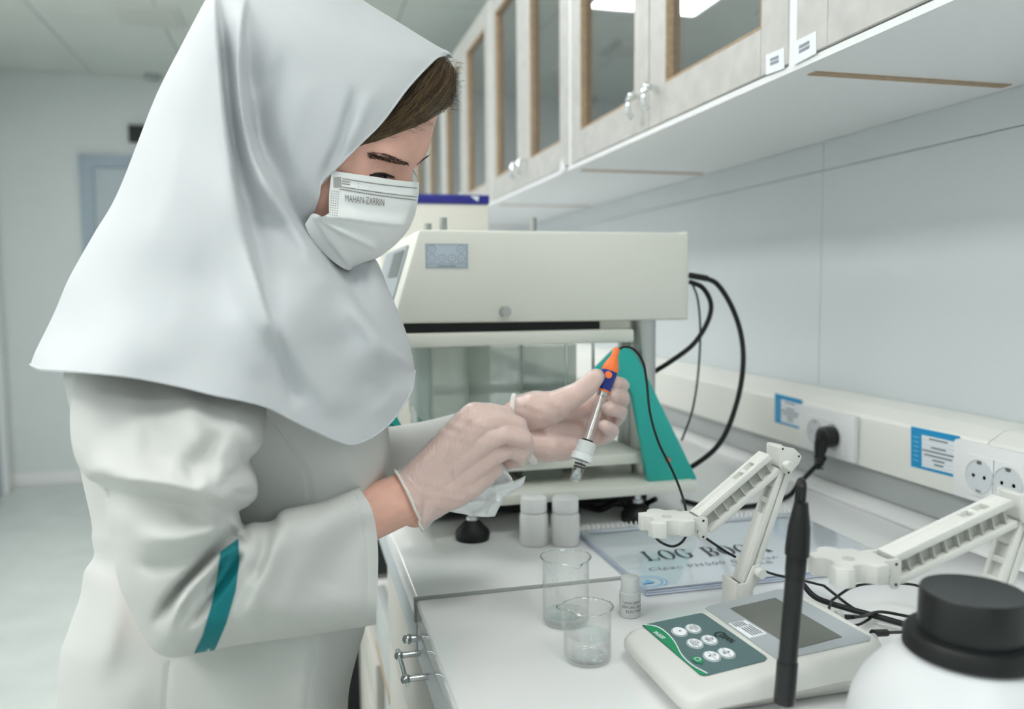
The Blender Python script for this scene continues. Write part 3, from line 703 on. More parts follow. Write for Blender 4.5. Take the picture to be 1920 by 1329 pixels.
# ------------------------------------------------------------------ METER
X0, X1, Y0, Y1 = .302, .502, .600, .748
ztop = lambda x: .925+(x-X0)*(.027/(X1-X0))
def ontop(px, py, o=.0006):
    z = .93
    for _ in range(8): q = onz(px, py, z); z = ztop(q[0])
    return onz(px, py, z)+np.array([0, 0, o])
mt = thing('ph_meter', 'cream bench meter with green key panel and grey display beside the beakers', 'meter', ((X0+X1)/2, (Y0+Y1)/2, CT))
mb = MB(); rings = []
for ins, tt in ((.016, 0), (.006, .3), (.001, .42), (.0015, .43), (0, .45), (0, .72), (.002, .9), (.006, .985), (.010, 1.0)):
    ring = []
    for (xx, yy) in rrect(X0+ins, X1-ins, Y0+ins, Y1-ins, .018, 8):
        zb_ = CT+.0035; ring.append(mb.bm.verts.new((xx, yy, zb_+(ztop(xx)-zb_)*tt)))
    rings.append(ring)
n = len(rings[0])
for Aa, Bb in zip(rings, rings[1:]):
    for j in range(n): mb.bm.faces.new((Aa[j], Aa[(j+1) % n], Bb[(j+1) % n], Bb[j]))
mb.bm.faces.new(rings[0][::-1]); mb.bm.faces.new(rings[-1])
body = mb.build('body', m_offw, mt, 50)
for xx in (X0+.035, X1-.035):
    for yy in (Y0+.03, Y1-.03): MB().cyl((xx, yy, CT), (xx, yy, CT+.005), .008, n=16).build('rubber_foot', m_black, body)
def plate(name, pts, m, par, o, label=None, sub=4, th=.0006):
    q = spline([np.array(p, float) for p in pts], sub, True) if sub > 1 else pts
    return MB().prism([ontop(px, py, o-th) for px, py in q], (0, 0, th)).build(name, m, par, None, label)
kp = plate('key_panel', [(1204, 1174), (1206, 1172.5), (1310, 1151), (1316, 1150.5), (1322, 1153), (1435, 1231), (1438, 1235), (1434, 1240), (1328, 1267), (1320, 1268), (1312, 1266)], m_key, body, .0008, sub=1)
gp = spline([np.array(p, float) for p in [(1206, 1173.5), (1236, 1180), (1262, 1203), (1277, 1230), (1297, 1250), (1326, 1266)]], 6)
plate('green_band', [tuple(p) for p in gp]+[(1319, 1267.5), (1312, 1266)], m_green, kp, .0014, sub=1)
g2 = [tuple(p+np.array([1.3, -1.3])) for p in gp]
mb = MB()
for a, b, c, d in zip(gp, gp[1:], g2, g2[1:]): mb.poly([ontop(*a, .0016), ontop(*b, .0016), ontop(*d, .0016), ontop(*c, .0016)])
mb.build('white_line', m_paper, kp, None)
keytxt = [('M', None), ('MODE', 'ESC'), ('CAL', 'HOLD'), ('OK', 'INFO'), ('MI', '\u25bc'), ('\u25b2', 'MR')]
for (cx, cy), tx in zip(((1274, 1186.5), (1300, 1180.5), (1303, 1208.5), (1330, 1202), (1334.5, 1232.5), (1362, 1226.5)), keytxt):
    c = ontop(cx, cy, 0); ex, ey = .0062, .0095
    el = lambda s, o: [np.array([c[0]+ex*s*math.cos(a), c[1]+ey*s*math.sin(a), ztop(c[0]+ex*s*math.cos(a))+o]) for a in [2*math.pi*j/24 for j in range(24)]]
    kk = MB().prism(el(1.12, .0009), (0, 0, .0003)).build('key', m_paper, kp, None)
    MB().prism(el(1.06, .0011), (0, 0, .0003)).build('key_ring', m_key, kp, None)
    MB().prism(el(.97, .0012), (0, 0, .0006)).build('key_cap', m_paper, kp, None)
    tf = lambda dx: (lambda u, v: np.array([c[0]+dx+v, c[1]-u, ztop(c[0]+dx+v)+.0021]))
    if tx[1]:
        MB().poly([np.array([c[0]+dx, c[1]+dy, ztop(c[0]+dx)+.0021]) for dx, dy in ((-.0002, -ey*.95), (.0002, -ey*.95), (.0002, ey*.95), (-.0002, ey*.95))]).build('print', m_ink, kp, None)
        for s_, dx in ((tx[0], .0024), (tx[1], -.0024)):
            if s_ in '\u25bc\u25b2':
                sg = 1 if s_ == '\u25b2' else -1
                MB().poly([np.array([c[0]+dx+u, c[1]+v, ztop(c[0]+dx+u)+.0021]) for u, v in ((-.0013*sg, -.0016), (-.0013*sg, .0016), (.0013*sg, 0))]).build('print', m_lash, kp, None)
            else: flat_text('print', s_, tf(dx), m_ink, kp, .0042)
    else: flat_text('print', tx[0], tf(0), m_ink, kp, .0042)
c = ontop(1308, 1239, 0)
MB().prism([np.array([c[0]+.005*math.cos(a), c[1]+.0065*math.sin(a)-(.0035 if j == 18 else 0), ztop(c[0])+.0009]) for j, a in enumerate([2*math.pi*j/24 for j in range(24)])], (0, 0, .0006)).build('power_key', m_green, kp, None, label='green power key')
mb = MB(); strip_loop(mb, [(c[0]+.0028*math.cos(a), c[1]+.0034*math.sin(a)) for a in [2*math.pi*j/20 for j in range(20)]], .0007, lambda x, y: np.array([x, y, ztop(x)+.0018])); mb.build('print', m_paper, kp, None)
def angled(txt, p0, p1, size, m, par, off=0, sx=1):
    a = ontop(*p0, 0); b = ontop(*p1, 0); d = (b-a); Ln = np.linalg.norm(d); d /= Ln; up = np.array([-d[1], d[0], 0])
    P_, _ = text2d(txt, 1, 'LEFT'); wid = P_[:, 0].max()-P_[:, 0].min(); x0_ = P_[:, 0].min()
    flat_text('print', txt, lambda u, v: (lambda q: np.array([q[0], q[1], ztop(q[0])+.0016]))(a+d*((u-x0_)*Ln/wid)+up*v*size), m, par, 1, 'LEFT', off)
angled('LEAN', (1352, 1193), (1374, 1205.5), .0085, m_lash, kp, .02)
angled('C', (1343, 1188), (1352, 1195), .015, m_lash, kp)
angled('PH500', (1227, 1188), (1245, 1199.5), .0062, m_paper, kp, .02)
ds = plate('display_surround', [(1322, 1141), (1330, 1136.5), (1458, 1106), (1470, 1106.5), (1632, 1195), (1630, 1202), (1464, 1238), (1452, 1234)], m_disp, body, .0008, sub=1)
plate('lcd_screen', [(1369, 1142), (1453.5, 1122.5), (1579, 1196), (1490, 1219)], m_lcd, ds, .0013, sub=1)
plate('sticker', [(1366, 1171), (1398, 1165), (1437.5, 1190), (1405, 1198)], m_paper, ds, .0014, 'white paper sticker', sub=1)
s0, s1_, s2_, s3_ = [ontop(*p, .0019) for p in ((1366, 1171), (1398, 1165), (1437.5, 1190), (1405, 1198))]
mb = MB()
for k in range(6):
    v0 = .14+k*.14
    for u0, u1 in (((.3, .95) if k == 0 else (.05, .3), (.42, .95))[0:1] if k in (0, 5) else ((.05, .35), (.42, .95))):
        e = lambda u, v: (s1_*(1-v)+s0*v)*(1-u)+(s2_*(1-v)+s3_*v)*u
        mb.poly([e(u0, v0), e(u1, v0), e(u1, v0+.05), e(u0, v0+.05)])
mb.build('print', m_ink, ds, None)
for px, py in ((1622, 1183), (1560, 1140)):
    q = ontop(px+8, py, -.008); MB().cyl(q, q+np.array([.006, 0, .0]), .005, n=20).build('port', m_alu, body)
# cables on the meter side
mcb = thing('meter_cable', 'thin black cable looping behind the meter to its rear port', 'cable', onz(1620, 1170, CT))
q0 = onz(1636, 1187, CT+.035)
MB().tube([q0, onz(1660, 1186, CT+.03), onz(1720, 1185, CT+.005), onz(1790, 1190, CT+.003), onz(1860, 1200, CT+.003)], .0016, 8, 8).cyl(q0, onz(1662, 1186, CT+.03), .0035, n=12).build('power_lead', m_black, mcb)
MB().tube([onz(1545, 1098, CT+.012), onz(1600, 1140, CT+.006), onz(1640, 1155, CT+.005), onz(1700, 1170, CT+.004), onz(1760, 1178, CT+.004)], .0017, 8, 8).build('lead', m_black, mcb)
MB().tube([onz(1600, 1157, CT+.03), onz(1618, 1155, CT+.025), onz(1650, 1147, CT+.012), onz(1700, 1155, CT+.006), onz(1770, 1170, CT+.005)], .0017, 8, 8).cyl(onz(1583, 1157, CT+.03), onz(1606, 1156, CT+.028), .003, r2=.002, n=10).build('lead', m_black, mcb)
MB().tube([onz(1560, 1125, CT+.02), onz(1555, 1145, CT+.02), onz(1575, 1165, CT+.016), onz(1605, 1172, CT+.01), onz(1630, 1160, CT+.006), onz(1634, 1153, CT+.006)], .0015, 8, 8).tube([onz(1560, 1125, CT+.02), onz(1600, 1100, CT+.03), onz(1650, 1093, CT+.03), onz(1705, 1095, CT+.03), onz(1740, 1105, CT+.03), onz(1800, 1130, CT+.01)], .0015, 8, 8).build('lead', m_black, mcb)
MB().tube([onz(1505, 1095, CT+.03), onz(1530, 1120, CT+.02), onz(1580, 1138, CT+.012), onz(1660, 1160, CT+.01), onz(1740, 1185, CT+.008), onz(1800, 1215, CT+.006)], .0032, 10, 8).build('thick_lead', m_black, mcb)
# ------------------------------------------------------------------ ARM STANDS
def arm_stand(hinge, ang, low_end, label, base, with_base=False, L=.174):
    """hinge: near-face hinge point (x,y,z); arm goes to -x with angle ang below horizontal; low_end: bottom of the lower arm"""
    h = np.asarray(hinge, float); wy = .021; s = .0004835   # s: metres per photo pixel at the first stand
    t = thing('electrode_stand', label, 'stand', base, 'electrode stands')
    d = np.array([-math.cos(ang), 0, -math.sin(ang)]); u = np.array([-math.sin(ang), 0, math.cos(ang)])   # along arm, and up-normal
    if u[2] < 0: u = -u
    Y = np.array([0, 1., 0])
    def bar(mb, o, dd, uu, a, b, lo, hi, y0, y1, bev=.001):
        mb.prism([o+dd*a+uu*lo+Y*y0, o+dd*b+uu*lo+Y*y0, o+dd*b+uu*hi+Y*y0, o+dd*a+uu*hi+Y*y0], Y*(y1-y0), bev)
    ua = MB()
    # top bar with a slot cut into its top face, two cheeks and floor
    bar(ua, h, d, u, .004, L*.63-.004, .0075, .0145, 0, .0055); bar(ua, h, d, u, .004, L*.63-.004, .0075, .0145, wy-.0055, wy)
    bar(ua, h, d, u, .004, .022, .0075, .0145, .0045, wy-.0045); bar(ua, h, d, u, .048, L*.63-.004, .0075, .0145, .0045, wy-.0045); bar(ua, h, d, u, .0325, .0375, .0085, .0140, .0045, wy-.0045)
    bar(ua, h, d, u, .022, .048, .0075, .0095, .0045, wy-.0045, 0)
    upper = ua.build('upper_arm', m_offw, t, 40)
    lb = MB(); bar(lb, h, d, u, .004, L*.63-.004, -.0115, -.0055, 0, wy); lb.build('lower_rail', m_offw, upper, 40)
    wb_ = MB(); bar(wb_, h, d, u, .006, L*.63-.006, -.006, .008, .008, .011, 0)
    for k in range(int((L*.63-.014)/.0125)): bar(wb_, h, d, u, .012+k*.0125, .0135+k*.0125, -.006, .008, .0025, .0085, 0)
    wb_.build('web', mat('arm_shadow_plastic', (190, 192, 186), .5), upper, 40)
    # hinge plates
    hp = [(-.004, .015), (.0015, .017), (-.0125, .0145), (-.022, .007), (-.025, .0035), (-.0215, -.004), (-.0105, -.0155), (-.0075, -.0155), (.0015, -.006)]
    pts = [(.001, .0165), (-.002, .0172), (-.016, .0142), (-.0235, .0075), (-.0255, .0045), (-.0222, -.0025), (-.0115, -.0140), (-.0085, -.0145), (.001, -.005)]
    loc = lambda x, z, y=0: h+np.array([-x, y, z])
    for y0 in (-.003, wy):
        o = MB().prism([loc(x, z, y0) for x, z in pts], Y*.003, .0007).build('hinge_plate', m_offw, t, 40)
        if y0 < 0:
            for x, z in ((-.002, .0145), (-.0215, .0055), (-.0095, -.0115)): MB().cyl(loc(x, z, y0), loc(x, z, y0-.0006), .0011, n=10).build('screw', m_dark, o)
            kn = MB().lathe(loc(-.0055, -.0025, y0), loc(-.0055, -.0025, y0-.011), [(0, .0042), (.002, .0042), (.0025, .0052), (.009, .0052), (.0098, .0046)], 22).build('knob', m_offw, o)
    bx = MB().prism([loc(x*.9-.001, z*.9, 0) for x, z in pts], Y*wy).build('hinge_block', m_offw, t, 40)
    # lower arm
    b0 = h+np.array([.009, 0, -.010]); e = np.asarray(low_end, float); dl = e-b0; Ll = np.linalg.norm(dl); dl /= Ll
    un = np.array([dl[2], 0, -dl[0]]); un = un if un[0] < 0 else -un       # towards the left
    la = MB()
    bar(la, b0, dl, un, 0, Ll, .001, .0075, 0, .005); bar(la, b0, dl, un, 0, Ll, .001, .0075, wy-.005, wy)
    bar(la, b0, dl, un, 0, .022, .001, .0075, .004, wy-.004); bar(la, b0, dl, un, .052, Ll, .001, .0075, .004, wy-.004); bar(la, b0, dl, un, .034, .040, .002, .007, .004, wy-.004); bar(la, b0, dl, un, .02, .053, .001, .003, .004, wy-.004, 0)
    lo_ = la.build('lower_arm', m_offw, t, 40)
    l2 = MB(); bar(l2, b0, dl, un, 0, Ll, -.0075, -.0005, 0, wy); l2.build('lower_rail', m_offw, lo_, 40)
    # bracket
    bb = e
    bk_ = MB()
    for y0 in (-.004, wy+.001): bk_.prism([bb+np.array([x, y0, z]) for x, z in ((-.014, -.034), (-.014, .004), (-.004, .004), (.004, .022), (.012, .024), (.012, .006), (.004, -.004), (.004, -.034))], Y*.003, .0006)
    bk_.prism([bb+np.array([x, -.004, z]) for x, z in ((-.0165, -.034), (-.0165, .006), (-.0135, .006), (-.0135, -.034))], Y*(wy+.008), .0006)
    bk_.prism([bb+np.array([x, -.0035, z]) for x, z in ((-.0150, -.0335), (.0035, -.0335), (.0035, -.006), (-.0150, -.006))], Y*(wy+.007), .0006)
    br_ = bk_.build('bracket', m_offw, t, 40)
    for y0, y1 in ((-.004, -.014), (wy+.004, wy+.014)):
        MB().lathe(bb+np.array([.009, y0, .016]), bb+np.array([.009, y1, .016]), [(0, .0042), (.002, .0042), (.0025, .0055), (.009, .0055), (.0098, .0048)], 22).build('knob', m_offw, br_)
    if with_base:
        q = bb+np.array([0, wy/2, 0]); MB().lathe((q[0], q[1], CT), (q[0], q[1], q[2]-.014), [(0, .04), (.006, .04), (.01, .034), (.012, .012), (q[2]-.034-CT, .01)]).build('base', m_offw, t)
    # clamp head at the arm end
    c = h+d*(L*.63)+u*.001
    cz = c[2]+.004
    for y0 in (-.003, wy):
        o = MB().prism([(c[0]+x, c[1]+y0, cz+z) for x, z in ((-.016, .0085), (.0015, .0085), (.0045, .0065), (.0045, -.012), (.002, -.0165), (-.0035, -.0165), (-.006, -.012), (-.006, -.005), (-.016, -.005))], Y*.003, .0006).build('clamp_cheek', m_offw, t, 40)
        if y0 < 0:
            for z in (.0045, -.0125): MB().cyl((c[0]-.0008, c[1]+y0, cz+z), (c[0]-.0008, c[1]+y0-.0006, cz+z), .0012, n=10).build('screw', m_dark, o)
    # cog shaped head: rectangle with three round notches
    ux0 = c[0]-.012; yc_ = c[1]+wy/2; half = .023; Lh = .048; r = .0098
    def arc(cx, cy, a0, a1, n=10): return [(cx+r*math.cos(math.radians(a0+(a1-a0)*k/n)), cy+r*math.sin(math.radians(a0+(a1-a0)*k/n))) for k in range(n+1)]
    xm = ux0-Lh*.52
    out = [(ux0+.006, yc_-.011), (ux0-.001, yc_-.014), (ux0-.0035, yc_-half)] + arc(xm, yc_-half-.001, 0, 180) + [(xm-r-.006, yc_-half), (ux0-Lh, yc_-half+.005)] + arc(ux0-Lh-.001, yc_, -90, 90) + [(ux0-Lh, yc_+half-.005), (xm-r-.011, yc_+half)] + arc(xm, yc_+half+.001, -180, -360) + [(ux0-.0035, yc_+half), (ux0-.001, yc_+.014), (ux0+.006, yc_+.011)]
    hz = .0155
    hd = MB().prism([(x, y, cz-.0075) for x, y in out], (0, 0, hz), .0005).build('clamp_head', m_offw, t, 40)
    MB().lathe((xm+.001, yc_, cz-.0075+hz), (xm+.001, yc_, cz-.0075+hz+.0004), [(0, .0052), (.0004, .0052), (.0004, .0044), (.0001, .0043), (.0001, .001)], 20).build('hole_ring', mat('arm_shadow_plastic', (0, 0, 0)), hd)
    return t, (xm, yc_, cz, half, Lh, ux0)
hA = ony(1461, 866, .768); eA = ony(1402, 1098, .768)
armA, infoA = arm_stand(hA, math.atan2(118, 160), eA, 'cream electrode arm fixed to the left back of the meter', onz(1400, 1110, CT))
hB = ony(1912, 962, .560); eB = hB+(eA-hA)*1.0
armB, infoB = arm_stand(hB, math.atan2(100, 300), eB, 'second cream electrode arm at the right holding the black probe', (eB[0], eB[1], CT), with_base=True, L=.207)
# cable running past arm A
t = thing('electrode_cable', 'thin black cable from the orange electrode down past the first arm', 'cable', onz(1280, 940, CT))
cab_pts = [ony(1160, 655, .93), ony(1172, 650, .93), ony(1190, 656, .935), ony(1206, 680, .935), ony(1213, 720, .93), ony(1219, 775, .92), ony(1235, 830, .91), ony(1262, 885, .90), ony(1281, 935, .89), ony(1290, 985, .86), ony(1282, 1012, .845), ony(1263, 1024, .84), ony(1242, 1018, .84), ony(1230, 1005, .85), ony(1245, 985, .86), ony(1290, 985, .86), ony(1325, 1010, .855), ony(1375, 1042, .85), ony(1440, 1073, .85), ony(1500, 1087, .85), onz(1545, 1098, CT+.012)]
MB().tube(cab_pts, .0015, 10, 8).build('cable', m_black, t)
# black probe held by arm B
yp = infoB[1]-.002; q1 = ony(1503, 935, yp); q2 = ony(1470, 1318, yp)
pb = thing('black_probe', 'black cylindrical probe standing upright in the second arm clamp', 'probe', q2)
ax = (q1-q2); Lp = np.linalg.norm(ax); ax /= Lp; k = depth(q1)/F
at = lambda py: q2+ax*((1318-py)/(1318-935)*Lp)
MB().lathe(at(1321), at(1238), [(0, 13*k), (4*k, 19*k), (10*k, 20*k), (84*k, 19.5*k), (86*k, 16*k)]).build('sleeve', m_blackp, pb)
MB().lathe(at(1250), at(1100), [(0, 17.5*k), (px2m(q1, 175), 17.5*k)]).build('tube', m_blackp, pb)
MB().lathe(at(1085), at(930), [(0, 18*k), (16*k, 18.5*k), (17*k, 19*k), (45*k, 19*k), (47*k, 22*k), (60*k, 22.5*k), (100*k, 20.5*k), (140*k, 14*k), (148*k, 13*k), (149*k, 8*k)]).build('grip', m_black, pb)
MB().tube([at(938), at(922), at(912)+np.array([.0005, .001, 0]), at(908)+np.array([.003, .006, 0]), at(915)+np.array([.006, .012, 0]), at(960)+np.array([.009, .016, 0]), at(1040)+np.array([.016, .02, -.01])], 8*k, 12, 6).build('lead', m_black, pb)
# big bottle in the foreground
yb_ = .455; c = ony(1825, 1106, yb_); kk = depth(c)/F
bt = thing('chemical_bottle', 'large white chemical bottle with a black screw cap in the right foreground', 'bottle', (c[0], yb_, CT))
zc_t = c[2]; zc_b = ony(1815, 1206, yb_)[2]; rc = 94*kk; rb = 216*kk
hB_ = zc_b-CT
MB().lathe((c[0], yb_, CT), (c[0], yb_, CT+1), [(0, rb*.93), (.003, rb*.98), (.01, rb), (hB_-.062, rb), (hB_-.048, rb*.97), (hB_-.033, rb*.885), (hB_-.020, rb*.75), (hB_-.010, rb*.60), (hB_-.004, rb*.47), (hB_, rb*.40), (hB_+.012, rb*.38)], 64).build('body', m_pe, bt)
cp_ = MB().lathe((c[0], yb_, zc_b+.008), (c[0], yb_, zc_b+1), [(0, rc*.9), (0, rc), (zc_t-zc_b-.010, rc*.985), (zc_t-zc_b-.008, rc*.95), (zc_t-zc_b-.0085, rc*.8)], 64).build('cap', m_blackp, bt)
MB().lathe((c[0], yb_, zc_b-.006), (c[0], yb_, zc_b+1), [(0, rc*1.2), (.002, rc*1.27), (.011, rc*1.26), (.014, rc*1.2), (.0145, rc*.9)], 64).build('collar', m_black, cp_)
# ------------------------------------------------------------------ PERSON
def tps(pts):
    A = np.array(pts, float); X = A[:, :2]/400; f = A[:, 2]; n = len(X)
    def U(d2): return np.where(d2 > 1e-12, d2*np.log(np.maximum(d2, 1e-12))*.5, 0)
    K = U(((X[:, None]-X[None])**2).sum(-1)) + np.eye(n)*2e-3
    Pm = np.c_[np.ones(n), X]; M_ = np.zeros((n+3, n+3)); M_[:n, :n] = K; M_[:n, n:] = Pm; M_[n:, :n] = Pm.T
    c = np.linalg.solve(M_, np.r_[f, 0, 0, 0])
    def ev(p):
        p = np.atleast_2d(p)/400
        return U(((p[:, None]-X[None])**2).sum(-1)) @ c[:n] + c[n] + p @ c[n+1:]
    return ev
def seg_dist(p, A, B):
    """distance, signed side (image right when walking down = +) and parameter for points p against segments A-B"""
    d = B-A; L2 = np.maximum((d**2).sum(1), 1e-9)
    best = np.full(len(p), 1e9); side = np.zeros(len(p)); par = np.zeros(len(p))
    Ls = np.sqrt(L2); cum = np.r_[0, np.cumsum(Ls)]; tot = cum[-1]
    for k in range(len(A)):
        v = p-A[k]; t = np.clip((v @ d[k])/L2[k], 0, 1); q = v-t[:, None]*d[k]
        ds = np.sqrt((q**2).sum(1)); m = ds < best
        cr = -(d[k][0]*v[:, 1]-d[k][1]*v[:, 0])
        best = np.where(m, ds, best); side = np.where(m, np.sign(cr), side); par = np.where(m, (cum[k]+t*Ls[k])/tot, par)
    return best, side, par
def sstep(x, a, b): t = np.clip((x-a)/(b-a), 0, 1); return t*t*(3-2*t)
def onyv(P, Y):
    P = np.atleast_2d(P); r = (np.c_[(P[:, 0]-W/2)/F, -(P[:, 1]-H/2)/F, -np.ones(len(P))]) @ RM.T
    return ORG + r*(Y/r[:, 1])[:, None]
class Relief:
    def __init__(s, outline, Wp, R, folds=(), yc=.92, step=5):
        s.step = step; s.W = tps(Wp); s.R = R if callable(R) else (lambda p, R=R: np.full(len(p), float(R)))
        s.yc = yc if callable(yc) else (lambda p, yc=yc: np.full(len(p), float(yc)))
        s.folds = [(np.array(spline([np.array(q, float) for q in f[0]], 6)), *f[1:]) for f in folds]
        # boundary
        n = len(outline); cor = [i for i, q in enumerate(outline) if q[2].isupper()]
        P = [np.array(q[:2], float) for q in outline]; fl = [q[2].lower() for q in outline]
        B = []; BF = []
        runs = [(cor[i], cor[(i+1) % len(cor)]) for i in range(len(cor))] if cor else [(0, 0)]
        for a, b in runs:
            idx = [a]; j = (a+1) % n
            while j != b: idx.append(j); j = (j+1) % n
            idx.append(b)
            Q = [P[i] for i in idx]
            for k in range(len(Q)-1):
                m = max(1, int(round(np.linalg.norm(Q[k+1]-Q[k])/step)))
                p0 = Q[k-1] if k > 0 else 2*Q[k]-Q[k+1]; p3 = Q[k+2] if k+2 < len(Q) else 2*Q[k+1]-Q[k]
                p1, p2 = Q[k], Q[k+1]
                for q in range(m):
                    t = q/m
                    B.append(.5*((2*p1)+(-p0+p2)*t+(2*p0-5*p1+4*p2-p3)*t*t+(-p0+3*p1-3*p2+p3)*t**3)); BF.append(fl[idx[k]])
        s.B = np.array(B); s.BF = np.array(BF); nb = len(B)
        cl = s.BF == 'c'; s.cA = s.B[cl]; s.cB = np.roll(s.B, -1, 0)[cl]
        s.closed = cl | np.roll(cl, 1)
    def dclosed(s, p):
        if len(s.cA) == 0: return np.full(len(p), 1e4)
        best = np.full(len(p), 1e9); d = s.cB-s.cA; L2 = np.maximum((d**2).sum(1), 1e-9)
        for k0 in range(0, len(p), 2000):
            v = p[k0:k0+2000, None]-s.cA[None]; t = np.clip((v*d[None]).sum(-1)/L2, 0, 1); q = v-t[..., None]*d[None]
            best[k0:k0+2000] = np.sqrt((q**2).sum(-1).min(1))
        return best
    def field(s, p, dc=None):
        p = np.atleast_2d(np.asarray(p, float))
        if dc is None: dc = s.dclosed(p)
        t = np.clip(dc/s.R(p), 0, 1); prof = np.sqrt(np.maximum(0, 1-(1-t)**2))
        wv = np.maximum(s.W(p), .001)*prof; f = np.zeros(len(p))
        for fo in s.folds:
            pts, amp, wl, wr = fo[:4]; tp = fo[4] if len(fo) > 4 else (.15, .15)
            ds, sd, par = seg_dist(p, pts[:-1], pts[1:])
            ww = np.where(sd >= 0, wr, wl)
            f += amp*np.exp(-(ds/ww)**2)*sstep(par, 0, max(tp[0], 1e-3))*sstep(1-par, 0, max(tp[1], 1e-3))
        return wv, f*np.clip(dc/12, 0, 1)
    def nearY(s, p):
        wv, f = s.field(p); return s.yc(np.atleast_2d(p))-wv-f
    def pt(s, px, py, off=0.0):
        p = np.array([[px, py]], float); return onyv(p, s.nearY(p)-off)[0]
    def pts(s, p, off=0.0): p = np.atleast_2d(np.asarray(p, float)); return onyv(p, s.nearY(p)-off)
    def mesh(s, far=True, close_open=False, fold_far=.5):
        st = s.step; B = s.B; nb = len(B)
        lo, hi = B.min(0), B.max(0)
        G = []
        for j, y in enumerate(np.arange(lo[1], hi[1], st*.87)):
            xs = np.arange(lo[0]+(st/2 if j % 2 else 0), hi[0], st); G.append(np.c_[xs, np.full(len(xs), y)])
        G = np.vstack(G)
        # inside test
        x, y = G[:, 0], G[:, 1]; ins = np.zeros(len(G), bool)
        for a, b in zip(B, np.roll(B, -1, 0)):
            c = ((a[1] > y) != (b[1] > y))
            with np.errstate(divide='ignore', invalid='ignore'): xi = (b[0]-a[0])*(y-a[1])/(b[1]-a[1])+a[0]
            ins ^= c & (x < xi)
        G = G[ins]
        bd = np.full(len(G), 1e9)
        d = np.roll(B, -1, 0)-B; L2 = np.maximum((d**2).sum(1), 1e-9)
        for k0 in range(0, len(G), 2000):
            v = G[k0:k0+2000, None]-B[None]; t = np.clip((v*d[None]).sum(-1)/L2, 0, 1); q = v-t[..., None]*d[None]
            bd[k0:k0+2000] = np.sqrt((q**2).sum(-1).min(1))
        G = G[bd > st*.75]
        # inner rings near the boundary
        tn = np.roll(B, -1, 0)-np.roll(B, 1, 0); nr = np.c_[-tn[:, 1], tn[:, 0]]; nr /= np.maximum(np.linalg.norm(nr, axis=1), 1e-9)[:, None]
        area = .5*np.sum(B[:, 0]*np.roll(B[:, 1], -1)-np.roll(B[:, 0], -1)*B[:, 1])
        if area < 0: nr = -nr
        R1 = (B+nr*st*.12)[s.closed]; R2 = (B+nr*st*.42)[s.closed]
        allp = np.vstack([B, R1, R2, G])
        vs, es, fs, ov, oe, of = delaunay_2d_cdt([Vector((float(a), float(b))) for a, b in allp], [(i, (i+1) % nb) for i in range(nb)], [], 1, 1e-4)
        P = np.array([v[:] for v in vs]); cb = np.zeros(len(P), bool); ob = np.zeros(len(P), bool)
        for i, o in enumerate(ov):
            for k in o:
                if k < nb:
                    if s.closed[k]: cb[i] = True
                    else: ob[i] = True
        dc = s.dclosed(P); dc[cb] = 0
        wv, f = s.field(P, dc); yc = s.yc(P)
        near = onyv(P, yc-wv-f)
        base = onyv(P, yc); farp = base.copy(); farp[:, 1] = yc+wv+f*fold_far
        tris = [tuple(t) for t in fs]
        if not far: return near, tris
        mp = np.where(cb, np.arange(len(P)), np.arange(len(P))+len(P))
        F2 = [tuple(int(mp[i]) for i in t[::-1]) for t in tris]
        if close_open:
            bi = {}
            for i, o in enumerate(ov):
                for k in o:
                    if k < nb: bi[k] = i
            for k in range(nb):
                a, b = bi.get(k), bi.get((k+1) % nb)
                if a is None or b is None or a == b: continue
                a2, b2 = int(mp[a]), int(mp[b])
                q = [a, b, b2, a2]; q = list(dict.fromkeys(q))
                if len(q) >= 3: F2.append(tuple(q))
        V2 = np.vstack([near, farp]); used = np.zeros(len(V2), bool)
        FF = tris+F2
        for t in FF:
            for i in t: used[i] = True
        re = np.cumsum(used)-1
        return V2[used], [tuple(int(re[i]) for i in t) for t in FF]
    def build(s, name, m, parent, **k):
        Vv, Ff = s.mesh(**k); return mesh_obj(name, Vv, Ff, m, parent)
def mesh_obj(name, Vv, Ff, m, parent, smooth=True, kind=None, label=None):
    me = bpy.data.meshes.new(name); me.from_pydata([tuple(map(float, v)) for v in Vv], [], [tuple(map(int, f)) for f in Ff]); me.validate()
    b = bmesh.new(); b.from_mesh(me); bmesh.ops.recalc_face_normals(b, faces=b.faces[:]); b.to_mesh(me); b.free()
    return link(name, me, m, parent, smooth, label, kind)

YC = .92
per = thing('person', 'woman in white lab coat, white headscarf and face mask wiping a glass electrode', 'person', (-.12, YC, 0))
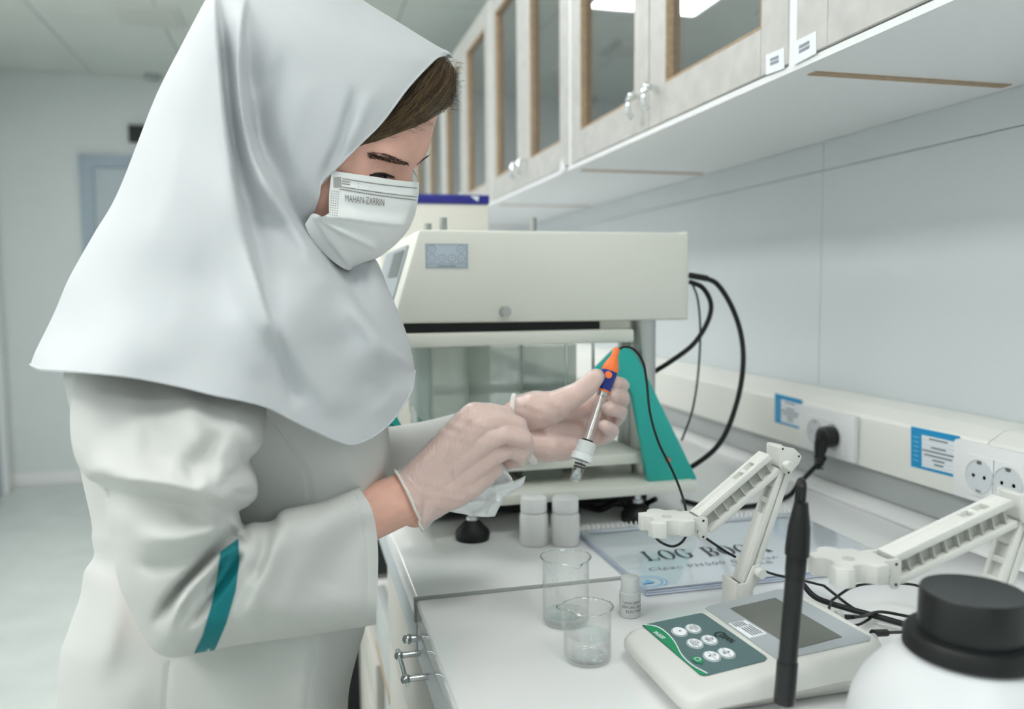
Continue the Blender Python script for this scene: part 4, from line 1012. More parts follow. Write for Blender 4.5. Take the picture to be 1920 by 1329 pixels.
# ---- head relief (profile, looking down to the right)
W_head = [(600, 110, .088), (700, 130, .078), (540, 200, .088), (770, 150, .062), (740, 240, .066), (690, 285, .078), (790, 230, .045), (735, 297, .062), (775, 285, .04), (722, 324, .052), (766, 322, .026), (660, 355, .080), (700, 380, .068), (620, 430, .068), (760, 385, .024), (700, 440, .045), (690, 470, .03), (560, 400, .08), (520, 520, .06), (560, 600, .06), (470, 300, .07)]
Rh = tps([(800, 230, 55), (790, 290, 40), (770, 325, 22), (775, 390, 22), (740, 440, 35), (690, 470, 40), (600, 500, 60), (560, 100, 110), (760, 60, 90), (460, 300, 90), (840, 150, 60)])
ol_head = [(842, 150, 'c'), (836, 178, 'c'), (824, 208, 'c'), (815, 235, 'c'), (809, 260, 'c'), (802, 285, 'c'), (794, 299, 'c'), (780, 313, 'c'), (773, 324, 'c'), (773, 340, 'c'), (777, 362, 'c'), (780, 385, 'c'), (776, 398, 'c'), (762, 405, 'c'), (758, 416, 'c'), (752, 428, 'c'), (742, 436, 'c'), (736, 446, 'c'), (722, 458, 'c'), (700, 468, 'c'), (678, 470, 'c'), (640, 462, 'c'), (610, 470, 'c'), (602, 520, 'c'), (606, 600, 'c'), (560, 660, 'c'), (470, 640, 'c'), (440, 520, 'c'), (440, 400, 'c'), (430, 280, 'c'), (440, 190, 'c'), (480, 105, 'c'), (545, 50, 'c'), (620, 28, 'c'), (700, 42, 'c'), (765, 80, 'c'), (810, 118, 'c')]
head = Relief(ol_head, W_head, lambda p: np.maximum(Rh(p), 15), [
    ([(698, 326), (712, 321), (726, 323), (738, 330)], .0045, 8, 8, (.3, .3)),     # closed upper lid
    ([(694, 316), (708, 309), (724, 309), (742, 316)], -.0035, 5, 5, (.3, .3)),     # lid crease
    ([(698, 298), (725, 291), (768, 306)], .004, 11, 11, (.2, .2)),                 # brow ridge
    ([(742, 330), (750, 322), (756, 308)], -.004, 9, 9, (.3, .3)),                  # inner corner
    ([(660, 352), (690, 352), (725, 362)], .003, 22, 22, (.3, .3)),
    ([(724, 430), (752, 427)], -.002, 4, 4, (.4, .1))], YC, 5)
# ---- body: everything joined into one surface
bb = MB()
hv, hf = head.mesh(fold_far=1)
me_ = bpy.data.meshes.new('t'); me_.from_pydata([tuple(map(float, v)) for v in hv], [], hf); bb.bm.from_mesh(me_); bpy.data.meshes.remove(me_)
def seg(a, b, ra, rb):
    n_ = 14; a = np.asarray(a, float); b = np.asarray(b, float)
    bb.lathe(a, b, [(0, ra), (1, rb)], n_, True, unit=True); bb.ball(a, ra, sub=2); bb.ball(b, rb, sub=2)
def chain(pts):
    for (a, ra), (b, rb) in zip(pts, pts[1:]): seg(a, b, ra, rb)
w3 = lambda px, py, y: ony(px, py, y)
# torso, legs
chain([((-.11, YC, .93), .10), ((-.085, YC, 1.08), .105), ((-.05, YC, 1.19), .085), (w3(530, 560, YC), .052), (w3(560, 450, YC), .055)])
for y in (YC-.085, YC+.085): chain([((-.11, y, .90), .08), ((-.105, y, .68), .065)])
# near arm
shN, elN = w3(345, 650, .80), w3(335, 1115, .748)
chain([((-.05, YC-.03, 1.17), .07), (shN, .05), (elN, .034)])
WR = w3(752, 936, .862)
bb.lathe(elN, WR, [(0, .030), (.35, .030), (.8, .0285), (1, .0275)], 18, True, unit=True); bb.ball(WR, .0275, sub=2)
# right hand, back towards the camera, fingers curled away
def fing(pts): chain([(w3(*p[:3]), p[3]) for p in pts])
mcp = {'i': (886, 779, .858, .0135), 'm': (900, 796, .846, .0135), 'r': (914, 820, .845, .0125), 'p': (924, 850, .853, .0115)}
for k_, (wx, wy_) in {'i': (770, 915), 'm': (768, 928), 'r': (770, 940), 'p': (778, 955)}.items():
    m_ = mcp[k_]; fing([(wx, wy_, .866, .020), ((wx+m_[0])/2, (wy_+m_[1])/2, .862, .0165), m_])
fing([(800, 940, .868, .020), (870, 905, .868, .021), (918, 876, .868, .015)])
fing([(790, 885, .872, .017), (850, 830, .870, .015), (884, 790, .868, .013)])
fing([mcp['i'], (915, 773, .860, .0098), (948, 778, .867, .0094), (960, 806, .889, .0084), (945, 832, .903, .0076)])
fing([mcp['m'], (935, 788, .850, .0100), (970, 797, .857, .0096), (979, 826, .880, .0086), (955, 850, .897, .0078)])
fing([mcp['r'], (946, 814, .846, .0096), (981, 822, .852, .0093), (984, 845, .876, .0084), (958, 860, .893, .0076)])
fing([mcp['p'], (950, 845, .856, .0086), (976, 849, .860, .0084), (975, 862, .878, .0078), (950, 868, .890, .0070)])
fing([(800, 900, .888, .017), (850, 868, .902, .0145), (905, 850, .910, .0115), (955, 852, .908, .0098), (978, 858, .902, .0085)])
# far arm and left hand, palm towards the camera, closing on the electrode
shF, elF, WL = w3(400, 640, 1.05), w3(520, 930, 1.12), w3(955, 803, .985)
chain([((-.05, YC+.03, 1.17), .07), (shF, .052), (elF, .040)])
bb.lathe(elF, WL, [(0, .038), (.4, .036), (1, .0275)], 18, True, unit=True); bb.ball(WL, .0275, sub=2)
lm = {'i': (1086, 768, .962, .0120), 'm': (1094, 792, .966, .0120), 'r': (1090, 816, .963, .0118), 'p': (1076, 836, .954, .0115)}
for k_, (wx, wy_) in {'i': (968, 783), 'm': (966, 800), 'r': (970, 818), 'p': (978, 830)}.items():
    m_ = lm[k_]; fing([(wx, wy_, .975, .022), ((wx+m_[0])/2, (wy_+m_[1])/2, .966, .0180), m_])
fing([(975, 778, .966, .022), (1012, 768, .948, .0225), (1040, 762, .938, .0185), (1068, 746, .926, .0138), (1088, 735, .920, .0122), (1104, 722, .916, .0118), (1117, 707, .911, .0096)])
fing([(990, 832, .956, .019), (1030, 836, .950, .0195), (1066, 836, .953, .0165)])
fing([(1030, 805, .956, .017), (1075, 805, .960, .014)])
fing([lm['i'], (1130, 746, .974, .0094), (1156, 731, .968, .0089), (1166, 722, .946, .0081), (1153, 717, .930, .0077)])
fing([lm['m'], (1136, 770, .978, .0098), (1160, 755, .970, .0092), (1168, 746, .945, .0083), (1150, 740, .927, .0078)])
fing([lm['r'], (1132, 796, .976, .0095), (1156, 784, .967, .0089), (1163, 772, .944, .0080), (1141, 765, .925, .0075)])
fing([lm['p'], (1112, 824, .965, .0090), (1136, 818, .958, .0083), (1148, 806, .938, .0075), (1133, 799, .923, .0071)])
me_ = bpy.data.meshes.new('body'); bb.bm.to_mesh(me_); bb.bm.free()
ob = bpy.data.objects.new('tmp', me_); COL.objects.link(ob)
r_ = ob.modifiers.new('r', 'REMESH'); r_.mode = 'VOXEL'; r_.voxel_size = .0017
s_ = ob.modifiers.new('s', 'SMOOTH'); s_.factor = .5; s_.iterations = 4
bpy.context.view_layer.update()
bme = bpy.data.meshes.new_from_object(ob.evaluated_get(bpy.context.evaluated_depsgraph_get()))
bpy.data.objects.remove(ob); bme.name = 'body'
BV = np.empty(len(bme.vertices)*3); bme.vertices.foreach_get('co', BV); BV = BV.reshape(-1, 3)
BN = np.empty(len(bme.vertices)*3); bme.vertices.foreach_get('normal', BN); BN = BN.reshape(-1, 3)
nl = np.empty(len(bme.polygons), int); bme.polygons.foreach_get('loop_total', nl)
li = np.empty(len(bme.loops), int); bme.loops.foreach_get('vertex_index', li); st_ = np.r_[0, np.cumsum(nl)[:-1]]
body = link('body', bme, m_skin, per, True)
# ---- gloves
bpx, bpy_ = proj(BV)
def glove(sel, cuff, name, rim, flare, thick, label):
    f4 = np.array([li[a:a+4] for a, n_ in zip(st_, nl) if n_ == 4])
    ok = sel[f4].all(1); f4 = f4[ok]; used = np.unique(f4); re = -np.ones(len(BV), int); re[used] = np.arange(len(used))
    v = BV[used].copy(); n_ = BN[used]; sd = cuff(bpx[used], bpy_[used])
    wr_ = .0006*np.sin(v[:, 0]*210+v[:, 2]*130+4*np.sin(v[:, 2]*90))*np.sin(v[:, 2]*170-v[:, 0]*60)
    v += n_*(thick + wr_ + flare*np.exp(-(np.maximum(sd, 0)/22)**2))[:, None]
    ob_ = mesh_obj(name, v, re[f4], m_glove, per, label=label)
    # rolled cuff rim along the open border
    from collections import Counter
    ec = Counter()
    for q in re[f4]:
        for a, b in zip(q, np.roll(q, -1)): ec[(min(a, b), max(a, b))] += 1
    adj = {}
    for (a, b), c_ in ec.items():
        if c_ == 1: adj.setdefault(a, []).append(b); adj.setdefault(b, []).append(a)
    best = []
    seen = set()
    for s0_ in adj:
        if s0_ in seen: continue
        path = [s0_]; seen.add(s0_)
        while True:
            nx = [k for k in adj[path[-1]] if k not in seen]
            if not nx: break
            path.append(nx[0]); seen.add(nx[0])
        if len(path) > len(best): best = path
    P_ = v[best]
    for _ in range(6): P_ = (np.roll(P_, 1, 0)+P_*2+np.roll(P_, -1, 0))/4
    P_ = P_[::3]
    MB().tube(list(P_), rim, 8, 2, closed=True).build('cuff', m_vinyl, ob_)
    return ob_
cr = lambda x, y: ((x-740)*100+(y-890)*(-50))/111.8
sR = (cr(bpx, bpy_) > 0) & (bpx < 1002) & (BV[:, 1] < .926) & (bpx > 700) & (bpy_ > 700) & (bpy_ < 1010)
gR = glove(sR, cr, 'glove', .0016, .0035, .0013, None)
cl_ = lambda x, y: x-958+(y-800)*.12
sL = (cl_(bpx, bpy_) > 0) & ((bpx > 1002) | (BV[:, 1] > .926)) & (bpx < 1200) & (bpy_ > 640) & (bpy_ < 900)
glove(sL, cl_, 'glove', .0034, .0022, .0013, None)
MB().tube([w3(978, 846, .872), w3(990, 855, .880), w3(1000, 864, .886)], .0066, 14, 6, r_end=.0048).ball(w3(1000, 864, .886), .0048, sub=3).build('loose_fingertip', m_glove, gR)
# ---- eyes, brows, lashes
eye = MB().ball(head.pt(713, 331, -.0150), .0105, sub=3).build('eye', mat('eye_white', (190, 186, 180), .2), per)
ic = head.pt(714, 333, -.0150); idr = V(head.pt(720, 336, .004))-V(ic); idr.normalize()
MB().ball(np.array(V(ic)+idr*.0068), .0055, sub=2).build('iris', mat('iris', (52, 38, 28), .2), eye)
MB().prism([head.pt(x, y, .0006) for x, y in ((699, 327), (708, 323.5), (722, 325), (734, 331), (730, 336), (715, 337), (703, 334))], V(head.pt(716, 331, .0016))-V(head.pt(716, 331, .0006))).build('eye_slit', mat('iris', (0, 0, 0)), eye, None)
mb = MB()
for k_ in range(26):
    u = k_/25; a = (697+41*u, 328-5*math.sin(math.pi*u)+3*u); dx = -5+10*u+rng.uniform(-2, 2); L_ = 9+4*math.sin(math.pi*u)
    mb.tube([head.pt(*a, .0012), head.pt(a[0]+dx*.5, a[1]+L_*.55, .0045), head.pt(a[0]+dx, a[1]+L_, .0075)], .00032, 4, 3, r_end=.0001)
mb.tube([head.pt(694+44*k_/8, 329-5*math.sin(math.pi*k_/8)+3*k_/8, .0009) for k_ in range(9)], .0011, 6, 4)
mb.build('lashes', m_lash, per, kind='stuff')
mb = MB()
for k_ in range(9): mb.tube([onyv([[774+.3*k_, 318+.6*k_]], np.array([YC+.012]))[0], onyv([[779+.3*k_, 327+.5*k_]], np.array([YC+.010]))[0], onyv([[783, 334]], np.array([YC+.008]))[0]], .0004, 4, 3, r_end=.0001)
mb.build('far_lashes', m_lash, per, kind='stuff')
mb = MB()
bc = np.array(spline([np.array(p, float) for p in ((697, 293), (712, 294), (728, 297), (748, 303), (769, 309))], 6))
for k_ in range(230):
    u = rng.uniform(0, 1); i = min(int(u*(len(bc)-1)), len(bc)-2); c = bc[i]; hw_ = 3+4.5*math.sin(math.pi*min(1, .15+u*.85))
    o_ = rng.uniform(-1, 1); a = c+np.array([rng.uniform(-2, 2), o_*hw_]); dr = np.array([-8, -3.5-o_*1.5])*rng.uniform(.6, 1.2)
    mb.tube([head.pt(a[0], a[1], .0006), head.pt(*(a+dr*.5), .0015), head.pt(*(a+dr), .0010)], .00028, 3, 2, r_end=.0001)
mb.build('eyebrow', m_brow, per, kind='stuff')
mb = MB()
for k_ in range(40):
    u = rng.uniform(0, 1); a = np.array([782+20*u, 307-14*u])+rng.uniform(-1.5, 1.5, 2)
    mb.tube([onyv([a], np.array([YC-.004-.006*(1-u)]))[0], onyv([a+np.array([4, -3])], np.array([YC-.004]))[0]], .0004, 3, 1, r_end=.0002)
mb.build('far_eyebrow', m_brow, per, kind='stuff')
# ---- hair
hr = Relief([(676, 272, 'O'), (672, 262, 'o'), (690, 235, 'o'), (730, 190, 'o'), (780, 135, 'o'), (826, 100, 'O'), (842, 112, 'c'), (852, 130, 'c'), (856, 152, 'c'), (852, 176, 'c'), (842, 196, 'C'), (822, 214, 'o'), (800, 226, 'o'), (770, 240, 'o'), (735, 252, 'o'), (700, 266, 'o')],
            [(676, 268, .0815), (740, 205, .072), (740, 250, .071), (790, 150, .058), (800, 222, .050), (826, 112, .026), (830, 150, .040), (850, 150, .026), (822, 212, .036)], 26, [], YC, 4)
hair = hr.build('hair', m_hair, per)
P1 = np.array(spline([np.array(p, float) for p in ((668, 268), (700, 228), (745, 176), (790, 128), (824, 100))], 12))
P2 = np.array(spline([np.array(p, float) for p in ((676, 272), (735, 254), (785, 236), (822, 216), (845, 196), (857, 168), (852, 128))], 12))
def hp(u, l):
    i1 = min(max(u, 0), .999)*(len(P1)-1); i2 = min(max(u, 0), .999)*(len(P2)-1)
    a = P1[int(i1)]+(P1[int(i1)+1]-P1[int(i1)])*(i1 % 1); b = P2[int(i2)]+(P2[int(i2)+1]-P2[int(i2)])*(i2 % 1); return a*(1-l)+b*l
for nm, mm, cnt, rad in (('hair_strands', m_hair, 260, .00035), ('light_strands', m_hairl, 190, .00034)):
    mb = MB()
    for k_ in range(cnt):
        l = rng.uniform(0, 1.0)**.8; u0 = rng.uniform(-.15, .75); ln = rng.uniform(.25, .5); dl = rng.uniform(-.22, .10)
        pp = []
        for j in range(6):
            q = hp(u0+ln*j/5, min(1.04, max(0.0, l+dl*j/5)))+rng.normal(0, 1.0, 2); q = np.array([min(q[0], 855), q[1]])
            pp.append(hr.pt(q[0], q[1], .0007+.0012*abs(math.sin(j*1.3+k_))))
        mb.tube(pp, rad, 3, 2, r_end=rad*.4)
    mb.build(nm, mm, hair, kind='stuff')
mb = MB()
for k_ in range(90):          # frizz at the front
    a = np.array([846+rng.uniform(-14, 6), rng.uniform(112, 205)]); y = YC-.006+rng.normal(0, .012); pp = []; th = rng.uniform(-1.2, .6); 
    for j in range(5):
        pp.append(onyv([a], np.array([y]))[0]); th += rng.uniform(-.5, .9); a = a+5.5*np.array([math.cos(th), math.sin(th)]); y += rng.normal(0, .002)
    mb.tube(pp, .00022, 3, 3, r_end=.0001)
for k_ in range(12):          # fine hairs on the forehead
    u = rng.uniform(.1, .8); a = hp(u, 1.0); pp = []
    for j in range(4): pp.append(head.pt(min(a[0]+j*7*.9, 812), a[1]+j*rng.uniform(0, 3.2), .001)); 
    mb.tube(pp, .0002, 3, 3, r_end=.0001)
mb.build('flyaway_hair', m_hair, hair, kind='stuff')
# ---- face mask
mk = Relief([(622, 319, 'O'), (650, 324, 'o'), (700, 331, 'o'), (745, 338, 'o'), (786, 342, 'C'), (785, 365, 'c'), (780, 395, 'c'), (772, 418, 'c'), (766, 430, 'c'), (752, 448, 'c'), (732, 467, 'c'), (706, 485, 'c'), (680, 497, 'c'), (664, 505, 'O'), (648, 505, 'o'), (622, 488, 'o'), (598, 464, 'o'), (580, 440, 'o'), (572, 420, 'O'), (585, 401, 'o'), (598, 403, 'o'), (604, 406, 'o'), (617, 400, 'O'), (617, 370, 'o'), (619, 345, 'o')],
            [(622, 320, .092), (617, 398, .092), (584, 402, .091), (585, 440, .086), (650, 330, .089), (700, 333, .080), (745, 340, .063), (775, 350, .050), (650, 440, .080), (700, 400, .073), (745, 390, .058), (770, 400, .042), (700, 460, .055), (655, 500, .040), (720, 450, .05), (620, 480, .062)],
            tps([(785, 345, 12), (775, 400, 14), (740, 450, 26), (680, 495, 26), (600, 400, 50)]), [
    ([(596, 405), (633, 409), (678, 415), (717, 420), (768, 425)], .0095, 2.6, 17, (.05, .05)),
    ([(592, 404), (612, 420), (640, 437), (678, 455), (712, 471)], .0085, 2.6, 15, (.1, .1)),
    ([(586, 403), (600, 422), (613, 444), (638, 477), (660, 504)], .0060, 3, 13, (.1, .1)),
    ([(655, 375), (665, 392), (680, 400), (700, 392)], -.0016, 8, 8, (.3, .3)), ([(640, 400), (665, 404), (690, 404)], .001, 7, 7, (.3, .3)),
    ([(622, 360), (660, 352), (785, 372)], .0008, 3, 3, (.1, .1))], YC, 3.2)
mask = mk.build('face_mask', m_mask, per)
mb = MB()
def dot(x, y, a=1.7, b=.9):
    mb.poly([mk.pt(x-a, y-b, .0005), mk.pt(x+a, y-b+.25, .0005), mk.pt(x+a, y+b+.25, .0005), mk.pt(x-a, y+b, .0005)])
for (xa, ya, xb, yb_2, n_) in ((644, 335, 783, 353, 36), (641, 350, 781, 369, 36), (639, 354.5, 779, 375, 36)):
    for k_ in range(n_): u = k_/(n_-1); dot(xa+(xb-xa)*u, ya+(yb_2-ya)*u-2.2*math.sin(math.pi*u)*-.6)
for y in (339.5, 344):
    for k_ in range(4): dot(643+k_*3.9, y+k_*.5)
for y in (344, 350): dot(672, y, .8, .8)
for r0 in range(11):
    for k_ in range(4): dot(622.5+k_*4.2-r0*.35, 358+r0*4.4+k_*.6, .9, .7)
for r0 in range(9):
    for k_ in range(7): dot(626.2+k_*2.1, 332+r0*2.3+(k_ % 2)*1.1, .75, .75)
mb.build('embossed_dots', m_print, mask, None, kind='stuff')
TP, TF = text2d('MAHAN-ZARRIN', 1, 'CENTER', 0)
wd_ = TP[:, 0].max()-TP[:, 0].min(); ht_ = TP[:, 1].max()-TP[:, 1].min(); mx_ = (TP[:, 0].max()+TP[:, 0].min())/2; my_ = (TP[:, 1].max()+TP[:, 1].min())/2
tx = (TP[:, 0]-mx_)/wd_*73; ty_ = -(TP[:, 1]-my_)/ht_*13.5
pts2 = np.c_[684+tx, 375.5+ty_+tx*.115]
mesh_obj('lettering', mk.pts(pts2, .0011), TF, m_print, mask, smooth=None)
MB().tube([mk.pt(622, 322, .001), onyv([[612, 334]], np.array([.832]))[0], onyv([[600, 346]], np.array([.834]))[0], onyv([[580, 352]], np.array([.845]))[0]], .0012, 8, 5).build('ear_loop', m_mask, mask)
# ---- head scarf
hem_n = [(778, 698), (772, 735), (752, 770), (730, 797), (705, 818), (680, 831), (655, 836), (630, 828), (590, 810), (545, 788), (500, 765), (450, 752), (400, 742), (330, 725), (250, 710), (180, 702), (110, 697), (75, 694), (56, 686)]
ol = [(p[0], p[1], 'O' if i == 0 or i == len(hem_n)-1 else 'o') for i, p in enumerate(hem_n)]
ol[-1] = (56, 686, 'C')
ol += [(68, 655, 'c'), (100, 590, 'c'), (130, 520, 'c'), (175, 440, 'c'), (222, 358, 'c'), (290, 185, 'c'), (340, 85, 'c'), (385, 0, 'c'), (412, -42, 'c'), (455, -75, 'c'), (510, -88, 'c'), (570, -70, 'c'), (625, -38, 'c'), (680, 0, 'c'), (745, 40, 'c'), (790, 68, 'c'), (825, 89, 'c'), (842, 97, 'c'), (849, 108, 'C'),
       (838, 104, 'o'), (824, 106, 'o'), (809, 117, 'o'), (765, 164, 'o'), (717, 228, 'o'), (676, 269, 'o'), (632, 313, 'o'), (603, 341, 'o'), (598, 365, 'o'), (589, 395, 'o'), (586, 420, 'o'), (600, 462, 'o'), (640, 498, 'o'), (690, 486, 'C'), (706, 488, 'c'), (730, 545, 'c'), (757, 610, 'c'), (772, 660, 'c')]
W_sc = [(500, -60, .06), (600, 40, .092), (700, 60, .080), (790, 95, .058), (840, 104, .03), (765, 164, .079), (717, 228, .088), (676, 269, .094), (632, 313, .097), (603, 341, .098), (588, 400, .096), (600, 450, .082), (640, 500, .040), (690, 490, .030), (662, 530, .050), (575, 480, .135), (610, 530, .15), (650, 590, .15), (560, 150, .106), (520, 300, .112), (540, 420, .112),
        (460, 60, .10), (430, 200, .125), (470, 380, .155), (340, 220, .125), (280, 320, .15), (200, 500, .155), (300, 450, .185), (420, 520, .195), (330, 600, .218), (300, 700, .230), (180, 640, .205), (110, 690, .20), (190, 700, .238), (120, 620, .16), (420, 680, .232), (450, 745, .238), (560, 680, .20), (560, 790, .205), (640, 640, .165), (700, 545, .055), (725, 570, .060), (745, 625, .068), (655, 832, .16), (730, 790, .10), (765, 720, .085), (690, 720, .135), (700, 660, .145)]
Rs = tps([(849, 108, 22), (780, 70, 60), (680, 10, 100), (450, -60, 90), (385, 10, 60), (222, 360, 90), (90, 620, 90), (60, 690, 70), (706, 490, 25), (750, 600, 45), (775, 690, 45), (500, 400, 100)])
f_sc = [
    ([(402, -30), (404, 40), (410, 120), (417, 200), (428, 290), (440, 370), (460, 455), (486, 545), (515, 640), (548, 730)], .028, 42, 6, (.05, .35)),
    ([(412, 20), (422, 120), (430, 210), (444, 300), (462, 390), (486, 470), (512, 570)], -.022, 7, 24, (.2, .3)),
    ([(462, -20), (452, 60), (449, 140), (455, 210), (470, 280), (494, 335), (530, 392), (572, 452), (612, 498), (662, 566), (712, 630), (752, 672), (778, 694)], .028, 24, 5, (.08, .06)),
    ([(475, 40), (468, 130), (478, 215), (494, 280), (525, 350), (570, 420), (622, 490), (675, 560), (720, 618)], -.024, 7, 30, (.2, .3)),
    ([(545, 80), (512, 150), (486, 225), (480, 300), (492, 350)], -.009, 16, 20, (.3, .3)),
    ([(590, 130), (560, 200), (545, 270), (550, 330)], .003, 26, 26, (.3, .3)),
    ([(668, 150), (650, 220), (632, 275), (610, 318), (596, 370)], -.008, 7, 12, (.3, .25)),
    ([(700, 160), (672, 235), (640, 290)], .004, 14, 12, (.3, .3)),
    ([(540, 330), (560, 380), (586, 430)], .003, 12, 12, (.3, .3)),
    ([(170, 480), (240, 560), (330, 620)], -.002, 45, 45, (.3, .3)),
    ([(180, 600), (260, 660), (360, 690)], .003, 40, 40, (.3, .3)),
    ([(250, 380), (330, 470), (400, 500)], .0025, 40, 40, (.3, .3)),
    ([(490, 560), (540, 640), (600, 720), (660, 790)], .012, 30, 34, (.3, .2)),
    ([(500, 600), (530, 690), (560, 770)], -.009, 14, 18, (.3, .2)),
    ([(620, 600), (680, 690), (700, 770)], -.005, 35, 35, (.3, .3)),
    ([(766, 690), (740, 740), (690, 790)], .004, 14, 26, (.2, .3)),
    ([(640, 525), (668, 520), (672, 560)], .004, 8, 8, (.3, .3)),
    ([(340, 120), (360, 240), (380, 400)], .003, 30, 30, (.3, .3)),
    ([(420, 560), (450, 640), (500, 720)], .004, 22, 22, (.3, .3))]
sf = Relief(ol, W_sc, lambda p: np.maximum(Rs(p), 18), f_sc, YC, 5)
scarf = sf.build('head_scarf', m_hijab, per)
hm = [sf.pt(x, y-3, .0006) for x, y in spline([np.array(p, float) for p in hem_n], 4)]
MB().tube(hm, .0009, 6, 1).build('hem', m_hijab, scarf)
ed = [(849, 108), (838, 104), (824, 106), (809, 117), (765, 164), (717, 228), (676, 269), (632, 313), (603, 341), (598, 365), (589, 395)]
MB().tube([sf.pt(x, y, .0002) for x, y in spline([np.array(p, float) for p in ed], 4)], .0011, 6, 1).build('edge_fold', m_hijab, scarf)
# ---- lab coat
ol = [(500, 560, 'c'), (620, 620, 'c'), (690, 700, 'c'), (722, 780, 'c'), (731, 830, 'c'), (728, 880, 'c'), (712, 930, 'c'), (700, 1000, 'c'), (696, 1090, 'c'), (686, 1170, 'c'), (672, 1220, 'c'), (656, 1285, 'c'), (652, 1340, 'c'), (650, 1500, 'c'), (655, 1800, 'O'), (400, 1815, 'o'), (90, 1800, 'C'), (96, 1500, 'c'), (106, 1329, 'c'), (112, 1232, 'c'), (127, 1184, 'c'), (150, 1118, 'c'), (158, 1072, 'c'), (176, 1042, 'c'), (172, 1010, 'c'), (171, 977, 'c'), (152, 889, 'c'), (140, 800, 'c'), (125, 740, 'c'), (124, 690, 'c'), (200, 600, 'c'), (350, 560, 'c')]
W_co = [(400, 640, .16), (300, 800, .14), (560, 800, .145), (650, 860, .13), (700, 860, .12), (400, 1000, .13), (600, 1000, .13), (200, 1000, .095), (170, 900, .08), (400, 1200, .165), (600, 1200, .155), (200, 1200, .14), (400, 1400, .18), (400, 1700, .19), (150, 700, .10), (140, 800, .11), (150, 1400, .14), (620, 1400, .15), (620, 1700, .16), (130, 1700, .14)]
coat = Relief(ol, W_co, 95, [
    ([(500, 775), (545, 835), (575, 890), (584, 945)], -.0018, 4, 4, (.02, .02)), ([(590, 1195), (585, 1260), (575, 1329), (570, 1500)], -.0015, 5, 5, (.02, .02)),
    ([(317, 1236), (312, 1290), (305, 1400), (300, 1600)], -.0016, 5, 5, (.02, .02)),
    ([(170, 1050), (230, 1090), (280, 1160)], -.006, 22, 22, (.1, .4)), ([(160, 1070), (200, 1150), (190, 1290)], .006, 30, 30, (.2, .3)),
    ([(610, 850), (640, 920), (650, 960)], -.003, 30, 30, (.3, .3)), ([(250, 1240), (240, 1330), (235, 1600)], .006, 40, 40, (.2, .1)),
    ([(480, 1220), (470, 1350), (460, 1700)], .008, 60, 60, (.2, .1)), ([(660, 1215), (640, 1300), (630, 1500)], .003, 12, 12, (.2, .2))], YC, 6)
lc = coat.build('lab_coat', m_coat, per)
# ---- near sleeve
fo = [(470, 988), (508, 984), (526, 964), (560, 954), (600, 946), (640, 930), (675, 917)]
cuff = [(684, 930), (696, 952), (705, 990), (709, 1035), (708, 1100), (705, 1171)]
ol = [(150, 640, 'c'), (135, 735, 'c'), (131, 795, 'c'), (138, 850, 'c'), (160, 893, 'c'), (188, 912, 'c'), (197, 945, 'c'), (200, 980, 'c'), (212, 1034, 'c'), (218, 1075, 'c'), (228, 1112, 'c'), (247, 1152, 'c'), (267, 1190, 'c'), (285, 1217, 'c'), (306, 1230, 'c'), (332, 1233, 'c'), (365, 1227, 'c'), (430, 1212, 'c'), (520, 1199, 'c'), (620, 1185, 'c'), (705, 1171, 'C')]
ol[-1] = (705, 1171, 'O')
ol += [(p[0], p[1], 'o') for p in cuff[::-1][1:]] + [(675, 917, 'C')] + [(p[0], p[1], 'c') for p in fo[::-1][1:]] + [(456, 990, 'c'), (449, 972, 'c'), (449, 958, 'c'), (466, 948, 'c'), (482, 930, 'c'), (481, 900, 'c'), (467, 866, 'c'), (484, 845, 'c'), (494, 825, 'c'), (499, 770, 'c'), (480, 660, 'c'), (300, 600, 'c')]
W_sl = [(330, 640, .05), (330, 720, .066), (320, 820, .078), (300, 900, .072), (330, 1000, .064), (320, 1130, .055), (450, 1090, .054), (560, 1070, .05), (690, 1045, .044), (470, 800, .06), (170, 800, .045), (180, 690, .04), (230, 1050, .045)]
ycs = tps([(330, 640, .860), (330, 720, .815), (320, 850, .768), (300, 1150, .735), (450, 1100, .75), (600, 1070, .792), (705, 1045, .828), (480, 800, .775), (160, 800, .79)])
